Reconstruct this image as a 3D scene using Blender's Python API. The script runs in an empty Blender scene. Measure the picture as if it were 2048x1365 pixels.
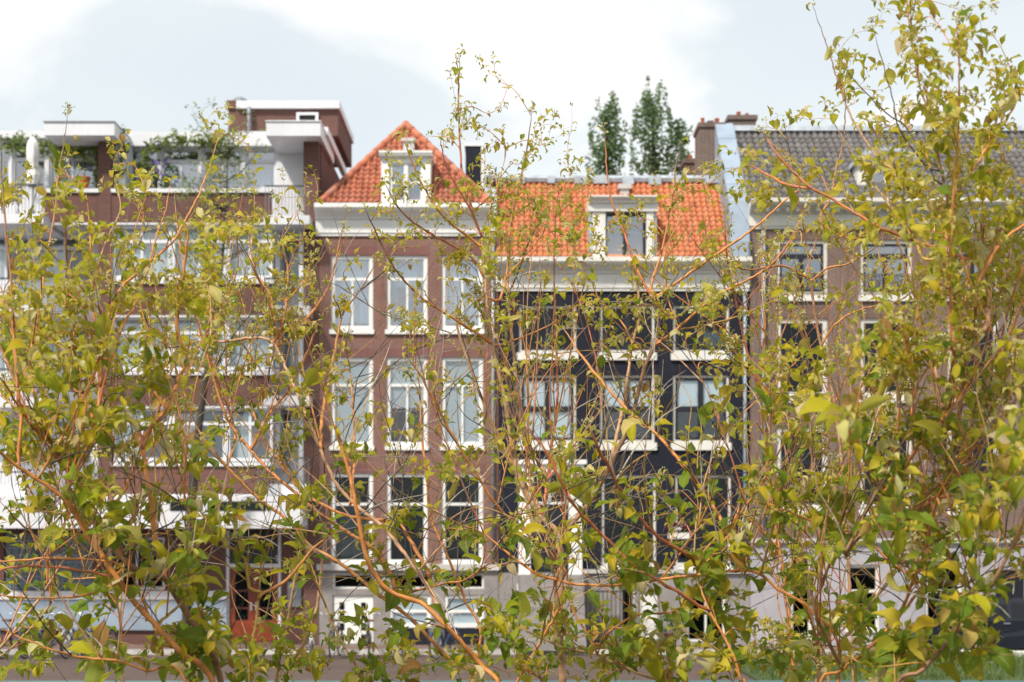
import bpy, math, random
import numpy as np
from mathutils import Vector, Matrix

R = math.radians
scene = bpy.context.scene
FPX = 3000.0          # focal length in photo pixels (2048 wide)
CX, HY = 1024.0, 1080.0   # principal column and horizon row of the photo
CZ = 2.93             # eye height above the far street
FY = 40.0             # distance to the house fronts

# ------------------------------------------------------------------ camera
cam_data = bpy.data.cameras.new('camera')
cam = bpy.data.objects.new('camera', cam_data)
scene.collection.objects.link(cam)
cam.location = (0, 0, CZ)
cam.rotation_euler = (R(90), 0, 0)
cam_data.sensor_width = 36.0
cam_data.lens = 36.0 * FPX / 2048.0
cam_data.shift_y = (HY - 682.5) / 2048.0
cam_data.clip_start = 0.1
cam_data.clip_end = 3000
cam_data.dof.use_dof = True
cam_data.dof.focus_distance = 5.8
cam_data.dof.aperture_fstop = 5.0
scene.camera = cam

# ------------------------------------------------------------------ light
SUN_EL, SUN_AZ = 50.0, -142.0      # degrees; azimuth from +Y towards +X
world = bpy.data.worlds.new('World')
scene.world = world
world.use_nodes = True
nt = world.node_tree
nt.nodes.clear()
w_out = nt.nodes.new('ShaderNodeOutputWorld')
sky = nt.nodes.new('ShaderNodeTexSky')
sky.sky_type = 'NISHITA'
sky.sun_disc = False
sky.sun_elevation = R(SUN_EL)
sky.sun_rotation = R(SUN_AZ)
sky.air_density = 1.0
sky.dust_density = 2.0
sky_bg = nt.nodes.new('ShaderNodeBackground')
sky_bg.inputs['Strength'].default_value = 0.125
nt.links.new(sky.outputs['Color'], sky_bg.inputs['Color'])
tc = nt.nodes.new('ShaderNodeTexCoord')
mp = nt.nodes.new('ShaderNodeMapping')
mp.inputs['Scale'].default_value = (1.0, 1.0, 1.5)
mp.inputs['Location'].default_value = (-1.46, 1.39, 1.06)
mp.inputs['Rotation'].default_value = (0.0, 0.0, R(10.0))
nt.links.new(tc.outputs['Generated'], mp.inputs['Vector'])
def wnoise(scale, detail, rough, stops, dist=0.0):
    n_ = nt.nodes.new('ShaderNodeTexNoise')
    n_.inputs['Scale'].default_value = scale
    n_.inputs['Detail'].default_value = detail
    n_.inputs['Roughness'].default_value = rough
    n_.inputs['Distortion'].default_value = dist
    nt.links.new(mp.outputs['Vector'], n_.inputs['Vector'])
    r_ = nt.nodes.new('ShaderNodeValToRGB')
    for el, (p_, v_) in zip(r_.color_ramp.elements, stops):
        el.position = p_
        el.color = (v_, v_, v_, 1)
    nt.links.new(n_.outputs['Fac'], r_.inputs['Fac'])
    return r_.outputs['Color']
def wmix(fac, a_, b_):
    m_ = nt.nodes.new('ShaderNodeMixShader')
    nt.links.new(fac, m_.inputs['Fac'])
    nt.links.new(a_, m_.inputs[1])
    nt.links.new(b_, m_.inputs[2])
    return m_.outputs[0]
veil_bg = nt.nodes.new('ShaderNodeBackground')
veil_bg.inputs['Color'].default_value = (0.87, 0.925, 0.93, 1)
veil_bg.inputs['Strength'].default_value = 0.74
cloud_bg = nt.nodes.new('ShaderNodeBackground')
cloud_bg.inputs['Color'].default_value = (1.0, 1.0, 0.99, 1)
cloud_bg.inputs['Strength'].default_value = 0.77
thin = wnoise(2.1, 5.0, 0.5, ((0.36, 0.80), (0.60, 1.0)))              # thin veil over the blue
heap = wnoise(4.2, 9.0, 0.48, ((0.475, 0.0), (0.56, 1.0)), 0.3)          # heaped white clouds
low_ = wmix(thin, sky_bg.outputs[0], veil_bg.outputs[0])
nt.links.new(wmix(heap, low_, cloud_bg.outputs[0]), w_out.inputs['Surface'])

sun_data = bpy.data.lights.new('sun', 'SUN')
sun_data.energy = 4.0
sun_data.angle = R(5.0)
sun_data.color = (1.0, 0.93, 0.82)
sun = bpy.data.objects.new('sun', sun_data)
scene.collection.objects.link(sun)
sv = Vector((math.sin(R(SUN_AZ)) * math.cos(R(SUN_EL)), math.cos(R(SUN_AZ)) * math.cos(R(SUN_EL)), math.sin(R(SUN_EL))))
sun.rotation_euler = sv.to_track_quat('Z', 'Y').to_euler()
sun.location = sv * 60

scene.view_settings.view_transform = 'Standard'
scene.view_settings.look = 'None'
scene.view_settings.gamma = 1.0
scene.view_settings.exposure = 0.50
scene.view_settings.use_curve_mapping = False
scene.render.engine = 'CYCLES'
scene.cycles.use_denoising = True
scene.cycles.max_bounces = 8
scene.cycles.transparent_max_bounces = 12

# ------------------------------------------------------------------ helpers
def px(x, Y=FY): return (x - CX) * Y / FPX
def pz(y, Y=FY): return CZ + (HY - y) * Y / FPX
def link(o): scene.collection.objects.link(o)

def tag(o, label=None, cat=None, group=None, kind=None):
    if label: o['label'] = label
    if cat: o['category'] = cat
    if group: o['group'] = group
    if kind: o['kind'] = kind
    return o

def thing(name, loc, label, cat, group=None):
    o = bpy.data.objects.new(name, None)
    o.location = loc
    o.empty_display_size = 0.2
    link(o)
    return tag(o, label, cat, group)

def origin_of(p):
    """world origin of a parent: roots sit at their base, parts keep world coordinates"""
    return p.location.copy() if p.parent is None else Vector((0, 0, 0))

def adopt(o, parent):
    """parent o, keeping its coordinates as world coordinates (parents are never rotated here)"""
    o.parent = parent
    o.matrix_parent_inverse = Matrix.Translation(-origin_of(parent))
    return o

class MB:
    def __init__(s):
        s.v, s.f = [], []
    def add(s, vs, fs):
        b = len(s.v)
        s.v.extend([tuple(p) for p in vs])
        s.f.extend([tuple(b + i for i in f) for f in fs])
        return s
    def box(s, x0, x1, y0, y1, z0, z1):
        if x0 > x1: x0, x1 = x1, x0
        if y0 > y1: y0, y1 = y1, y0
        if z0 > z1: z0, z1 = z1, z0
        return s.add([(x0,y0,z0),(x1,y0,z0),(x1,y1,z0),(x0,y1,z0),(x0,y0,z1),(x1,y0,z1),(x1,y1,z1),(x0,y1,z1)],
                     [(0,3,2,1),(4,5,6,7),(0,1,5,4),(1,2,6,5),(2,3,7,6),(3,0,4,7)])
    def pbox(s, x0, x1, y0, y1, Ya, Yb, Yr=None):
        """box whose front face fills photo pixels x0..x1, y0..y1 on the plane Yr (default Ya)"""
        Yr = Ya if Yr is None else Yr
        return s.box(px(x0, Yr), px(x1, Yr), Ya, Yb, pz(y1, Yr), pz(y0, Yr))
    def ex(s, prof, x0, x1):
        """closed (y, z) profile swept along x"""
        n = len(prof)
        vs = [(x0, y, z) for y, z in prof] + [(x1, y, z) for y, z in prof]
        fs = [(i, (i+1) % n, n + (i+1) % n, n + i) for i in range(n)]
        fs += [tuple(range(n-1, -1, -1)), tuple(range(n, 2*n))]
        return s.add(vs, fs)
    def ey(s, poly, y0, y1):
        """closed (x, z) polygon swept along y"""
        n = len(poly)
        vs = [(x, y0, z) for x, z in poly] + [(x, y1, z) for x, z in poly]
        fs = [(i, n + i, n + (i+1) % n, (i+1) % n) for i in range(n)]
        fs += [tuple(range(n)), tuple(range(2*n-1, n-1, -1))]
        return s.add(vs, fs)
    def tube(s, pts, rad, sides=8, caps=True, closed=False):
        pts = [Vector(p) for p in pts]
        n = len(pts)
        if not hasattr(rad, '__len__'): rad = [rad] * n
        up = None
        vs = []
        for i, p in enumerate(pts):
            if closed: t = pts[(i+1) % n] - pts[i-1]
            else: t = pts[min(i+1, n-1)] - pts[max(i-1, 0)]
            if t.length < 1e-9: t = Vector((0, 0, 1))
            t.normalize()
            if up is None:
                up = Vector((0, 0, 1)) if abs(t.z) < 0.9 else Vector((1, 0, 0))
            a = up - t * up.dot(t)
            if a.length < 1e-6: a = t.orthogonal()
            a.normalize()
            up = a
            b = t.cross(a)
            for k in range(sides):
                th = 2 * math.pi * k / sides
                vs.append(p + (a * math.cos(th) + b * math.sin(th)) * rad[i])
        fs = []
        for i in range(n if closed else n - 1):
            j = (i + 1) % n
            for k in range(sides):
                l = (k + 1) % sides
                fs.append((i*sides+k, i*sides+l, j*sides+l, j*sides+k))
        if caps and not closed:
            fs.append(tuple(range(sides-1, -1, -1)))
            fs.append(tuple(range((n-1)*sides, n*sides)))
        return s.add(vs, fs)
    def lathe(s, prof, c=(0, 0, 0), sides=16):
        """(r, z) profile turned about the vertical through c"""
        vs, n = [], len(prof)
        for r, z in prof:
            for k in range(sides):
                th = 2 * math.pi * k / sides
                vs.append((c[0] + r*math.cos(th), c[1] + r*math.sin(th), c[2] + z))
        fs = []
        for i in range(n-1):
            for k in range(sides):
                l = (k+1) % sides
                fs.append((i*sides+k, i*sides+l, (i+1)*sides+l, (i+1)*sides+k))
        fs.append(tuple(range(sides-1, -1, -1)))
        fs.append(tuple(range((n-1)*sides, n*sides)))
        return s.add(vs, fs)
    def build(s, name, m, parent=None, smooth=False, kind=None, label=None):
        me = bpy.data.meshes.new(name)
        me.from_pydata(s.v, [], s.f)
        if smooth:
            me.polygons.foreach_set('use_smooth', [True] * len(me.polygons))
        me.update()
        if m: me.materials.append(m)
        o = bpy.data.objects.new(name, me)
        link(o)
        if parent is not None: adopt(o, parent)
        if kind: o['kind'] = kind
        if label: o['label'] = label
        return o

# ------------------------------------------------------------------ materials
class N:
    """little node-tree writer"""
    def __init__(s, name):
        s.m = bpy.data.materials.new(name)
        s.m.use_nodes = True
        s.t = s.m.node_tree
        s.b = s.t.nodes['Principled BSDF']
        s.out = s.t.nodes['Material Output']
    def n(s, typ, **kw):
        o = s.t.nodes.new(typ)
        for k, v in kw.items():
            if k in o.inputs: o.inputs[k].default_value = v
            else: setattr(o, k, v)
        return o
    def l(s, a, b): s.t.links.new(a, b)
    def noise(s, vec, scale, detail=4, rough=.55):
        o = s.n('ShaderNodeTexNoise')
        o.inputs['Scale'].default_value = scale
        o.inputs['Detail'].default_value = detail
        o.inputs['Roughness'].default_value = rough
        if vec is not None: s.l(vec, o.inputs['Vector'])
        return o.outputs['Fac']
    def ramp(s, fac, stops):
        o = s.n('ShaderNodeValToRGB')
        e = o.color_ramp.elements
        while len(e) < len(stops): e.new(0.5)
        for el, (p, c) in zip(e, stops):
            el.position = p
            el.color = (c[0], c[1], c[2], 1)
        s.l(fac, o.inputs['Fac'])
        return o.outputs['Color']
    def mix(s, a, b, fac, mode='MIX'):
        o = s.n('ShaderNodeMix', data_type='RGBA', blend_type=mode)
        for sock, val in ((0, fac), (6, a), (7, b)):
            if hasattr(val, 'links'): s.l(val, o.inputs[sock])
            elif sock == 0: o.inputs[0].default_value = val
            else: o.inputs[sock].default_value = (val[0], val[1], val[2], 1)
        return o.outputs[2]
    def math(s, op, a, b=0.0):
        o = s.n('ShaderNodeMath', operation=op)
        for i, val in enumerate((a, b)):
            if hasattr(val, 'links'): s.l(val, o.inputs[i])
            else: o.inputs[i].default_value = val
        return o.outputs[0]
    def bump(s, h, strength=.3, dist=.01):
        o = s.n('ShaderNodeBump')
        o.inputs['Strength'].default_value = strength
        o.inputs['Distance'].default_value = dist
        s.l(h, o.inputs['Height'])
        s.l(o.outputs['Normal'], s.b.inputs['Normal'])
    def obj(s):
        return s.n('ShaderNodeTexCoord').outputs['Object']
    def geo(s):
        return s.n('ShaderNodeNewGeometry').outputs['Position']

def plain(name, col, rough=.6, var=.12, scale=3.0, metal=0.0, bump=.1, spec=None):
    k = N(name)
    v = k.geo()
    f = k.noise(v, scale, 6)
    c = k.ramp(f, [(.3, [x*(1-var) for x in col]), (.7, [min(1, x*(1+var)) for x in col])])
    f2 = k.noise(v, scale * 9, 3)
    c = k.mix(c, [x*.8 for x in col], k.math('MULTIPLY', k.math('GREATER_THAN', f2, .62), .25 if var > .05 else 0.0))
    k.l(c, k.b.inputs['Base Color'])
    k.b.inputs['Roughness'].default_value = rough
    k.b.inputs['Metallic'].default_value = metal
    if spec is not None: k.b.inputs['Specular IOR Level'].default_value = spec
    if bump: k.bump(k.noise(v, scale * 14, 3), bump, .01)
    return k.m

def paint(name, col, dirt=.25, rough=.45):
    """old outdoor paint: faint streaks of grime running down, chalky patches"""
    k = N(name)
    v = k.geo()
    mp_ = k.n('ShaderNodeMapping')
    mp_.inputs['Scale'].default_value = (3.0, 3.0, .35)
    k.l(v, mp_.inputs['Vector'])
    streak = k.noise(mp_.outputs[0], 4.0, 6, .65)
    patch = k.noise(v, 1.1, 4)
    grime = k.math('MULTIPLY', k.ramp(streak, [(.48, (0,0,0)), (.75, (1,1,1))]), dirt)
    c = k.mix(col, [x*.55 for x in col], grime)
    c = k.mix(c, [x*.9 for x in col], k.ramp(patch, [(.4, (0,0,0)), (.65, (1,1,1))]))
    k.l(c, k.b.inputs['Base Color'])
    k.b.inputs['Roughness'].default_value = rough
    k.bump(k.noise(v, 40, 3), .06, .01)
    return k.m

def brick(name, c1, c2, mortar, bw=.215, bh=.062, rough=.85, paintlike=False, patch=.35, msize=.011):
    k = N(name)
    v = k.geo()
    sep = k.n('ShaderNodeSeparateXYZ')
    k.l(v, sep.inputs[0])
    com = k.n('ShaderNodeCombineXYZ')
    k.l(k.math('ADD', sep.outputs[0], sep.outputs[1]), com.inputs[0])
    k.l(sep.outputs[2], com.inputs[1])
    b = k.n('ShaderNodeTexBrick')
    b.inputs['Scale'].default_value = 1.0
    b.inputs['Brick Width'].default_value = bw
    b.inputs['Row Height'].default_value = bh
    b.inputs['Mortar Size'].default_value = msize
    b.inputs['Mortar Smooth'].default_value = .3
    b.inputs['Bias'].default_value = -.1
    b.inputs['Color1'].default_value = (*c1, 1)
    b.inputs['Color2'].default_value = (*c2, 1)
    b.inputs['Mortar'].default_value = (*mortar, 1)
    k.l(com.outputs[0], b.inputs['Vector'])
    big = k.noise(v, .8, 6, .6)
    c = k.mix(b.outputs['Color'], [x*.55 for x in c1], k.math('MULTIPLY', k.ramp(big, [(.42, (0,0,0)), (.7, (1,1,1))]), patch))
    fine = k.noise(v, 9, 4)
    c = k.mix(c, [min(1, x*1.6) for x in c2], k.math('MULTIPLY', k.ramp(fine, [(.55, (0,0,0)), (.75, (1,1,1))]), patch*.8))
    ms = k.n('ShaderNodeMapping')
    ms.inputs['Scale'].default_value = (2.4, 2.4, .22)
    k.l(v, ms.inputs['Vector'])
    soot = k.ramp(k.noise(ms.outputs[0], 1.6, 7, .7), [(.5, (0, 0, 0)), (.72, (1, 1, 1))])
    c = k.mix(c, [x*.45 for x in c2], k.math('MULTIPLY', soot, patch*.9))
    chalk = k.ramp(k.noise(ms.outputs[0], 2.7, 6, .7), [(.56, (0, 0, 0)), (.74, (1, 1, 1))])
    c = k.mix(c, [min(1, x*1.25+.05) for x in mortar], k.math('MULTIPLY', chalk, patch*.5))
    k.l(c, k.b.inputs['Base Color'])
    k.b.inputs['Roughness'].default_value = rough
    k.b.inputs['Specular IOR Level'].default_value = .3
    inv = k.math('SUBTRACT', 1.0, b.outputs['Fac'])
    k.bump(inv, .5, .006)
    return k.m

def tile_mat(name, c_lo, c_mid, c_hi, lichen, lich_amt=.3, rough=.7):
    k = N(name)
    oi = k.n('ShaderNodeObjectInfo')
    ge = k.n('ShaderNodeNewGeometry')
    r = k.math('FRACT', k.math('ADD', oi.outputs['Random'], ge.outputs['Random Per Island']))
    c = k.ramp(r, [(0.0, [x*.45 for x in c_lo]), (.07, c_lo), (.5, c_mid), (.93, c_hi), (1.0, [x*.5+y*.5 for x, y in zip(lichen, c_hi)])])
    v = ge.outputs['Position']
    f = k.noise(v, 2.2, 7, .68)
    c = k.mix(c, lichen, k.math('MULTIPLY', k.ramp(f, [(.5, (0,0,0)), (.72, (1,1,1))]), lich_amt))
    f3 = k.noise(v, 22, 4)
    c = k.mix(c, [x*.6 for x in c_lo], k.math('MULTIPLY', k.ramp(f3, [(.5, (0,0,0)), (.8, (1,1,1))]), .5))
    k.l(c, k.b.inputs['Base Color'])
    k.b.inputs['Roughness'].default_value = rough
    k.bump(k.noise(v, 60, 3), .15, .005)
    return k.m

def glass_mat(name, tint=(.75, .8, .82), refl=.22):
    k = N(name)
    tr = k.n('ShaderNodeBsdfTransparent')
    tr.inputs['Color'].default_value = (*tint, 1)
    gl = k.n('ShaderNodeBsdfGlossy')
    gl.inputs['Roughness'].default_value = .015
    gl.inputs['Color'].default_value = (.95, .97, 1, 1)
    lw = k.n('ShaderNodeLayerWeight')
    lw.inputs['Blend'].default_value = .3
    f = k.math('ADD', k.math('MULTIPLY', lw.outputs['Fresnel'], .5), refl)
    ge = k.n('ShaderNodeNewGeometry')
    wob = k.noise(ge.outputs['Position'], 1.3, 2)
    bp = k.n('ShaderNodeBump')
    bp.inputs['Strength'].default_value = .05
    bp.inputs['Distance'].default_value = .05
    k.l(wob, bp.inputs['Height'])
    k.l(bp.outputs['Normal'], gl.inputs['Normal'])
    mx = k.n('ShaderNodeMixShader')
    k.l(f, mx.inputs[0])
    k.l(tr.outputs[0], mx.inputs[1])
    k.l(gl.outputs[0], mx.inputs[2])
    k.l(mx.outputs[0], k.out.inputs['Surface'])
    return k.m

def curtain_mat(name, col, freq=22.0, amt=.25, horizontal=False):
    k = N(name)
    v = k.geo()
    w = k.n('ShaderNodeTexWave')
    w.wave_type = 'BANDS'
    w.bands_direction = 'Z' if horizontal else 'X'
    w.inputs['Scale'].default_value = freq
    w.inputs['Distortion'].default_value = 0.0 if horizontal else 1.2
    k.l(v, w.inputs['Vector'])
    c = k.mix([x*(1-amt) for x in col], col, w.outputs['Fac'])
    k.l(c, k.b.inputs['Base Color'])
    k.b.inputs['Roughness'].default_value = .9
    return k.m

M = {}
M['brick_red'] = brick('brick_red', (.225, .092, .070), (.165, .076, .060), (.22, .17, .15))
M['brick_mod'] = brick('brick_modern', (.175, .072, .056), (.125, .056, .046), (.10, .075, .07), patch=.25)
M['brick_brown'] = brick('brick_brown', (.18, .108, .084), (.132, .083, .067), (.23, .19, .175), patch=.5)
M['brick_navy'] = brick('brick_navy', (.0075, .009, .021), (.011, .0125, .026), (.006, .007, .016), rough=.75, patch=.3)
M['brick_chimney'] = brick('brick_chimney', (.16, .10, .08), (.10, .07, .06), (.2, .17, .15), patch=.6)
M['soldier_red'] = brick('brick_soldier_red', (.20, .066, .055), (.14, .052, .046), (.2, .15, .14), bw=.062, bh=.3)
M['soldier_brown'] = brick('brick_soldier_brown', (.17, .095, .07), (.12, .07, .055), (.2, .16, .14), bw=.062, bh=.3)
M['white'] = paint('white_paint', (.74, .74, .73), .42)
M['white_old'] = paint('weathered_white_paint', (.66, .65, .62), .4)
M['white_clean'] = paint('white_coated_metal', (.64, .65, .69), .3, .4)
M['cream'] = paint('cream_paint', (.62, .60, .55), .35)
M['navy_paint'] = plain('navy_gloss_paint', (.008, .0095, .018), .4, .1, 2)
M['black'] = plain('black_paint', (.012, .012, .013), .4, .1, 2)
M['painted_room_shade'] = plain('painted_room_shade', (.02, .02, .02), .9, .1, 1)  # near-black colour standing in for the shade of rooms
M['zinc'] = plain('zinc_sheet', (.25, .31, .39), .5, .16, 1.5, .0)
M['lead'] = plain('lead_flashing', (.34, .38, .43), .5, .25, 4)
M['stone'] = plain('grey_stone', (.235, .215, .21), .8, .2, 2.5)
M['stone_pale'] = plain('pale_stone', (.44, .42, .41), .8, .18, 2.5)
M['lavender'] = plain('pale_grey_render', (.34, .325, .36), .8, .12, 1.2)
M['red_door'] = plain('varnished_red_wood', (.19, .035, .012), .35, .25, 5)
M['terracotta'] = plain('terracotta', (.42, .11, .035), .8, .15, 8)
M['tile_orange'] = tile_mat('orange_pantile', (.46, .135, .052), (.51, .158, .062), (.55, .185, .078), (.42, .20, .12), .3)
M['tile_red'] = tile_mat('red_pantile', (.36, .105, .056), (.42, .125, .066), (.48, .155, .082), (.25, .15, .12), .45)
M['tile_grey'] = tile_mat('grey_pantile', (.092, .084, .084), (.108, .10, .10), (.13, .122, .12), (.19, .18, .175), .3)
M['glass'] = glass_mat('window_glass', (.92, .95, .96), .05)
M['glass_dark'] = glass_mat('dark_window_glass', (.55, .6, .62), .012)
M['glass_sky'] = glass_mat('sky_window_glass', (.8, .85, .9), .22)
M['net'] = curtain_mat('net_curtain', (.76, .79, .80), 16, .16)
M['drape'] = curtain_mat('grey_drape', (.40, .42, .42), 11, .45)
M['blind'] = curtain_mat('slatted_blind', (.60, .64, .67), 11, .3, True)
M['roller'] = plain('white_roller_blind', (.72, .78, .82), .8, .04, 2, bump=0)
M['metal_grey'] = plain('grey_metal', (.28, .30, .33), .4, .12, 4, .3)
M['rail_dark'] = plain('dark_rail_metal', (.05, .055, .065), .5, .1, 4)
M['rail_teal'] = plain('teal_rail_paint', (.05, .115, .125), .5, .2, 3)
M['fabric_white'] = plain('white_canvas', (.70, .70, .69), .9, .08, 6)
M['rubber'] = plain('rubber', (.015, .015, .015), .8, .1, 8)
M['chrome'] = plain('bright_metal', (.5, .52, .54), .3, .08, 8, .7)
M['car_paint'] = plain('dark_blue_car_paint', (.010, .013, .022), .2, .05, 1, bump=0)
M['bike_blue'] = plain('blue_frame_paint', (.03, .07, .19), .35, .1, 5)
M['bike_white'] = plain('white_frame_paint', (.55, .57, .58), .35, .1, 5)
M['bike_black'] = plain('black_frame_paint', (.015, .015, .017), .35, .1, 5)
M['leather'] = plain('brown_leather', (.12, .055, .03), .6, .15, 9)
# ================================================================== setting
NEARZ = 1.25      # ground level of the near bank

def ground_mat(name, c1, c2, scale, bump=.3):
    k = N(name)
    v = k.geo()
    a = k.noise(v, scale, 8, .65)
    b = k.noise(v, scale*12, 3)
    c = k.ramp(a, [(.3, c1), (.7, c2)])
    c = k.mix(c, [x*.5 for x in c1], k.math('MULTIPLY', b, .5))
    k.l(c, k.b.inputs['Base Color'])
    k.b.inputs['Roughness'].default_value = .9
    k.bump(b, bump, .03)
    return k.m

M['earth'] = ground_mat('bank_earth', (.045, .04, .022), (.08, .075, .035), 1.5)
M['far_ground'] = ground_mat('town_ground', (.12, .11, .10), (.17, .155, .145), .4)
M['verge'] = ground_mat('verge_turf', (.035, .06, .016), (.06, .09, .025), 2.0)
M['road'] = brick('brick_road', (.12, .08, .066), (.085, .062, .055), (.075, .065, .06), bw=.2, bh=.1, patch=.6)
# the road brick must be mapped on the ground plane
_b = [n for n in M['road'].node_tree.nodes if n.type == 'TEX_BRICK'][0]
_g = [n for n in M['road'].node_tree.nodes if n.type == 'NEW_GEOMETRY'][0]
M['road'].node_tree.links.new(_g.outputs['Position'], _b.inputs['Vector'])
M['walk'] = brick('pavement_brick', (.19, .12, .105), (.15, .10, .09), (.12, .10, .095), bw=.2, bh=.1, patch=.3)
_b = [n for n in M['walk'].node_tree.nodes if n.type == 'TEX_BRICK'][0]
_g = [n for n in M['walk'].node_tree.nodes if n.type == 'NEW_GEOMETRY'][0]
M['walk'].node_tree.links.new(_g.outputs['Position'], _b.inputs['Vector'])
kw = N('canal_water')
kw.b.inputs['Base Color'].default_value = (.012, .018, .014, 1)
kw.b.inputs['Roughness'].default_value = .06
kw.bump(kw.noise(kw.geo(), 2.2, 5), .25, .05)
M['water'] = kw.m

def structure(name, mb, m):
    return tag(mb.build(name, m), kind='structure')

QUAY = 23.6
structure('far_ground', MB().box(-700, 700, QUAY, 1500, -6, -.03), M['far_ground'])
structure('road', MB().box(-60, 60, QUAY + .5, 38.25, -.03, 0), M['road'])
structure('pavement', MB().box(-60, 60, 38.40, 46, -.03, .12), M['walk'])
structure('kerb', MB().box(-60, 60, 38.252, 38.398, -.03, .125), M['stone_pale'])
structure('quay_edge', MB().box(-60, 60, QUAY - .02, QUAY + .495, -3, .03), M['stone'])
structure('water', MB().box(-300, 300, 9, QUAY - .03, -4, -1.3), M['water'])
nb = MB()
prof = [(-60, -5), (9.6, -5), (9.6, -1.6), (8.9, .2), (8.0, NEARZ - .05), (5.0, NEARZ), (-60, NEARZ)]
nb.ex(prof, -120, 120)
structure('near_bank', nb, M['earth'])
structure('grass_verge', MB().box(px(1470, 34), 60, 27.5, 37.2, 0.001, .06), M['verge'])
structure('soil_strip', MB().box(-60, px(1100, 30), 26.2, 29.5, 0.001, .05), M['far_ground'])

# grass blades on the verge: nobody could count them
rg = random.Random(5)
gb = MB()
for i in range(9000):
    y = rg.uniform(27.6, 37.1)
    x = rg.uniform(px(1475, 34), px(2120, y))
    h = rg.uniform(.08, .26)
    a = rg.uniform(0, 6.28)
    w = .016
    dx, dy = math.cos(a)*w, math.sin(a)*w
    lx, ly = rg.gauss(0, .06), rg.gauss(0, .06)
    gb.add([(x-dx, y-dy, .05), (x+dx, y+dy, .05), (x+lx, y+ly, .05+h)], [(0, 1, 2)])
kg = N('grass_blade')
kg.l(kg.ramp(kg.n('ShaderNodeNewGeometry').outputs['Random Per Island'], [(0, (.04, .085, .015)), (.6, (.075, .12, .025)), (1, (.13, .14, .05))]), kg.b.inputs['Base Color'])
kg.b.inputs['Roughness'].default_value = .7
tag(gb.build('grass', kg.m), 'short green grass on the verge before the brown house', 'grass', kind='stuff')

# teal railing along the quay
rail = thing('quay_railing', (0, QUAY + .25, .03), 'low teal metal railing along the quay edge', 'railing')
MB().tube([(-30, QUAY+.25, .66), (30, QUAY+.25, .66)], .032, 8).build('rail', M['rail_teal'], rail)
for i in range(31):
    xx = -30 + 2.0 * i
    MB().lathe([(.06, 0), (.06, .03), (.028, .05), (.028, .63)], (xx, QUAY+.25, .03), 8).build('post', M['rail_teal'], rail)

# ================================================================== facade kit
def shell(parent, x0, x1, y0, y1, Y, holes, m, depth=5.0, name='wall', reveal=.16):
    """hollow block: front (photo px on plane Y) with openings and their reveals, sides, back, top, bottom"""
    mb = MB()
    xs = sorted(set([px(x0, Y), px(x1, Y)] + [px(h[0], Y) for h in holes] + [px(h[2], Y) for h in holes]))
    zs = sorted(set([pz(y0, Y), pz(y1, Y)] + [pz(h[1], Y) for h in holes] + [pz(h[3], Y) for h in holes]))
    hr = [(px(a, Y), px(c, Y), pz(d, Y), pz(b, Y)) for a, b, c, d in holes]
    for i in range(len(xs)-1):
        for j in range(len(zs)-1):
            mx_, mz_ = (xs[i]+xs[i+1])/2, (zs[j]+zs[j+1])/2
            if any(h[0] < mx_ < h[1] and h[2] < mz_ < h[3] for h in hr): continue
            mb.add([(xs[i], Y, zs[j]), (xs[i+1], Y, zs[j]), (xs[i+1], Y, zs[j+1]), (xs[i], Y, zs[j+1])], [(0, 1, 2, 3)])
    for a, b, c, d in hr:
        e = Y + reveal
        mb.add([(a,Y,c),(a,Y,d),(a,e,d),(a,e,c)], [(0,1,2,3)])
        mb.add([(b,Y,c),(b,Y,d),(b,e,d),(b,e,c)], [(3,2,1,0)])
        mb.add([(a,Y,c),(b,Y,c),(b,e,c),(a,e,c)], [(3,2,1,0)])
        mb.add([(a,Y,d),(b,Y,d),(b,e,d),(a,e,d)], [(0,1,2,3)])
    X0, X1, Z0, Z1, B = xs[0], xs[-1], zs[0], zs[-1], Y + depth
    mb.add([(X0,Y,Z0),(X0,B,Z0),(X0,B,Z1),(X0,Y,Z1)], [(3,2,1,0)])
    mb.add([(X1,Y,Z0),(X1,B,Z0),(X1,B,Z1),(X1,Y,Z1)], [(0,1,2,3)])
    mb.add([(X0,B,Z0),(X1,B,Z0),(X1,B,Z1),(X0,B,Z1)], [(3,2,1,0)])
    mb.add([(X0,Y,Z1),(X1,Y,Z1),(X1,B,Z1),(X0,B,Z1)], [(0,1,2,3)])
    return mb.build(name, m, parent)

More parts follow.
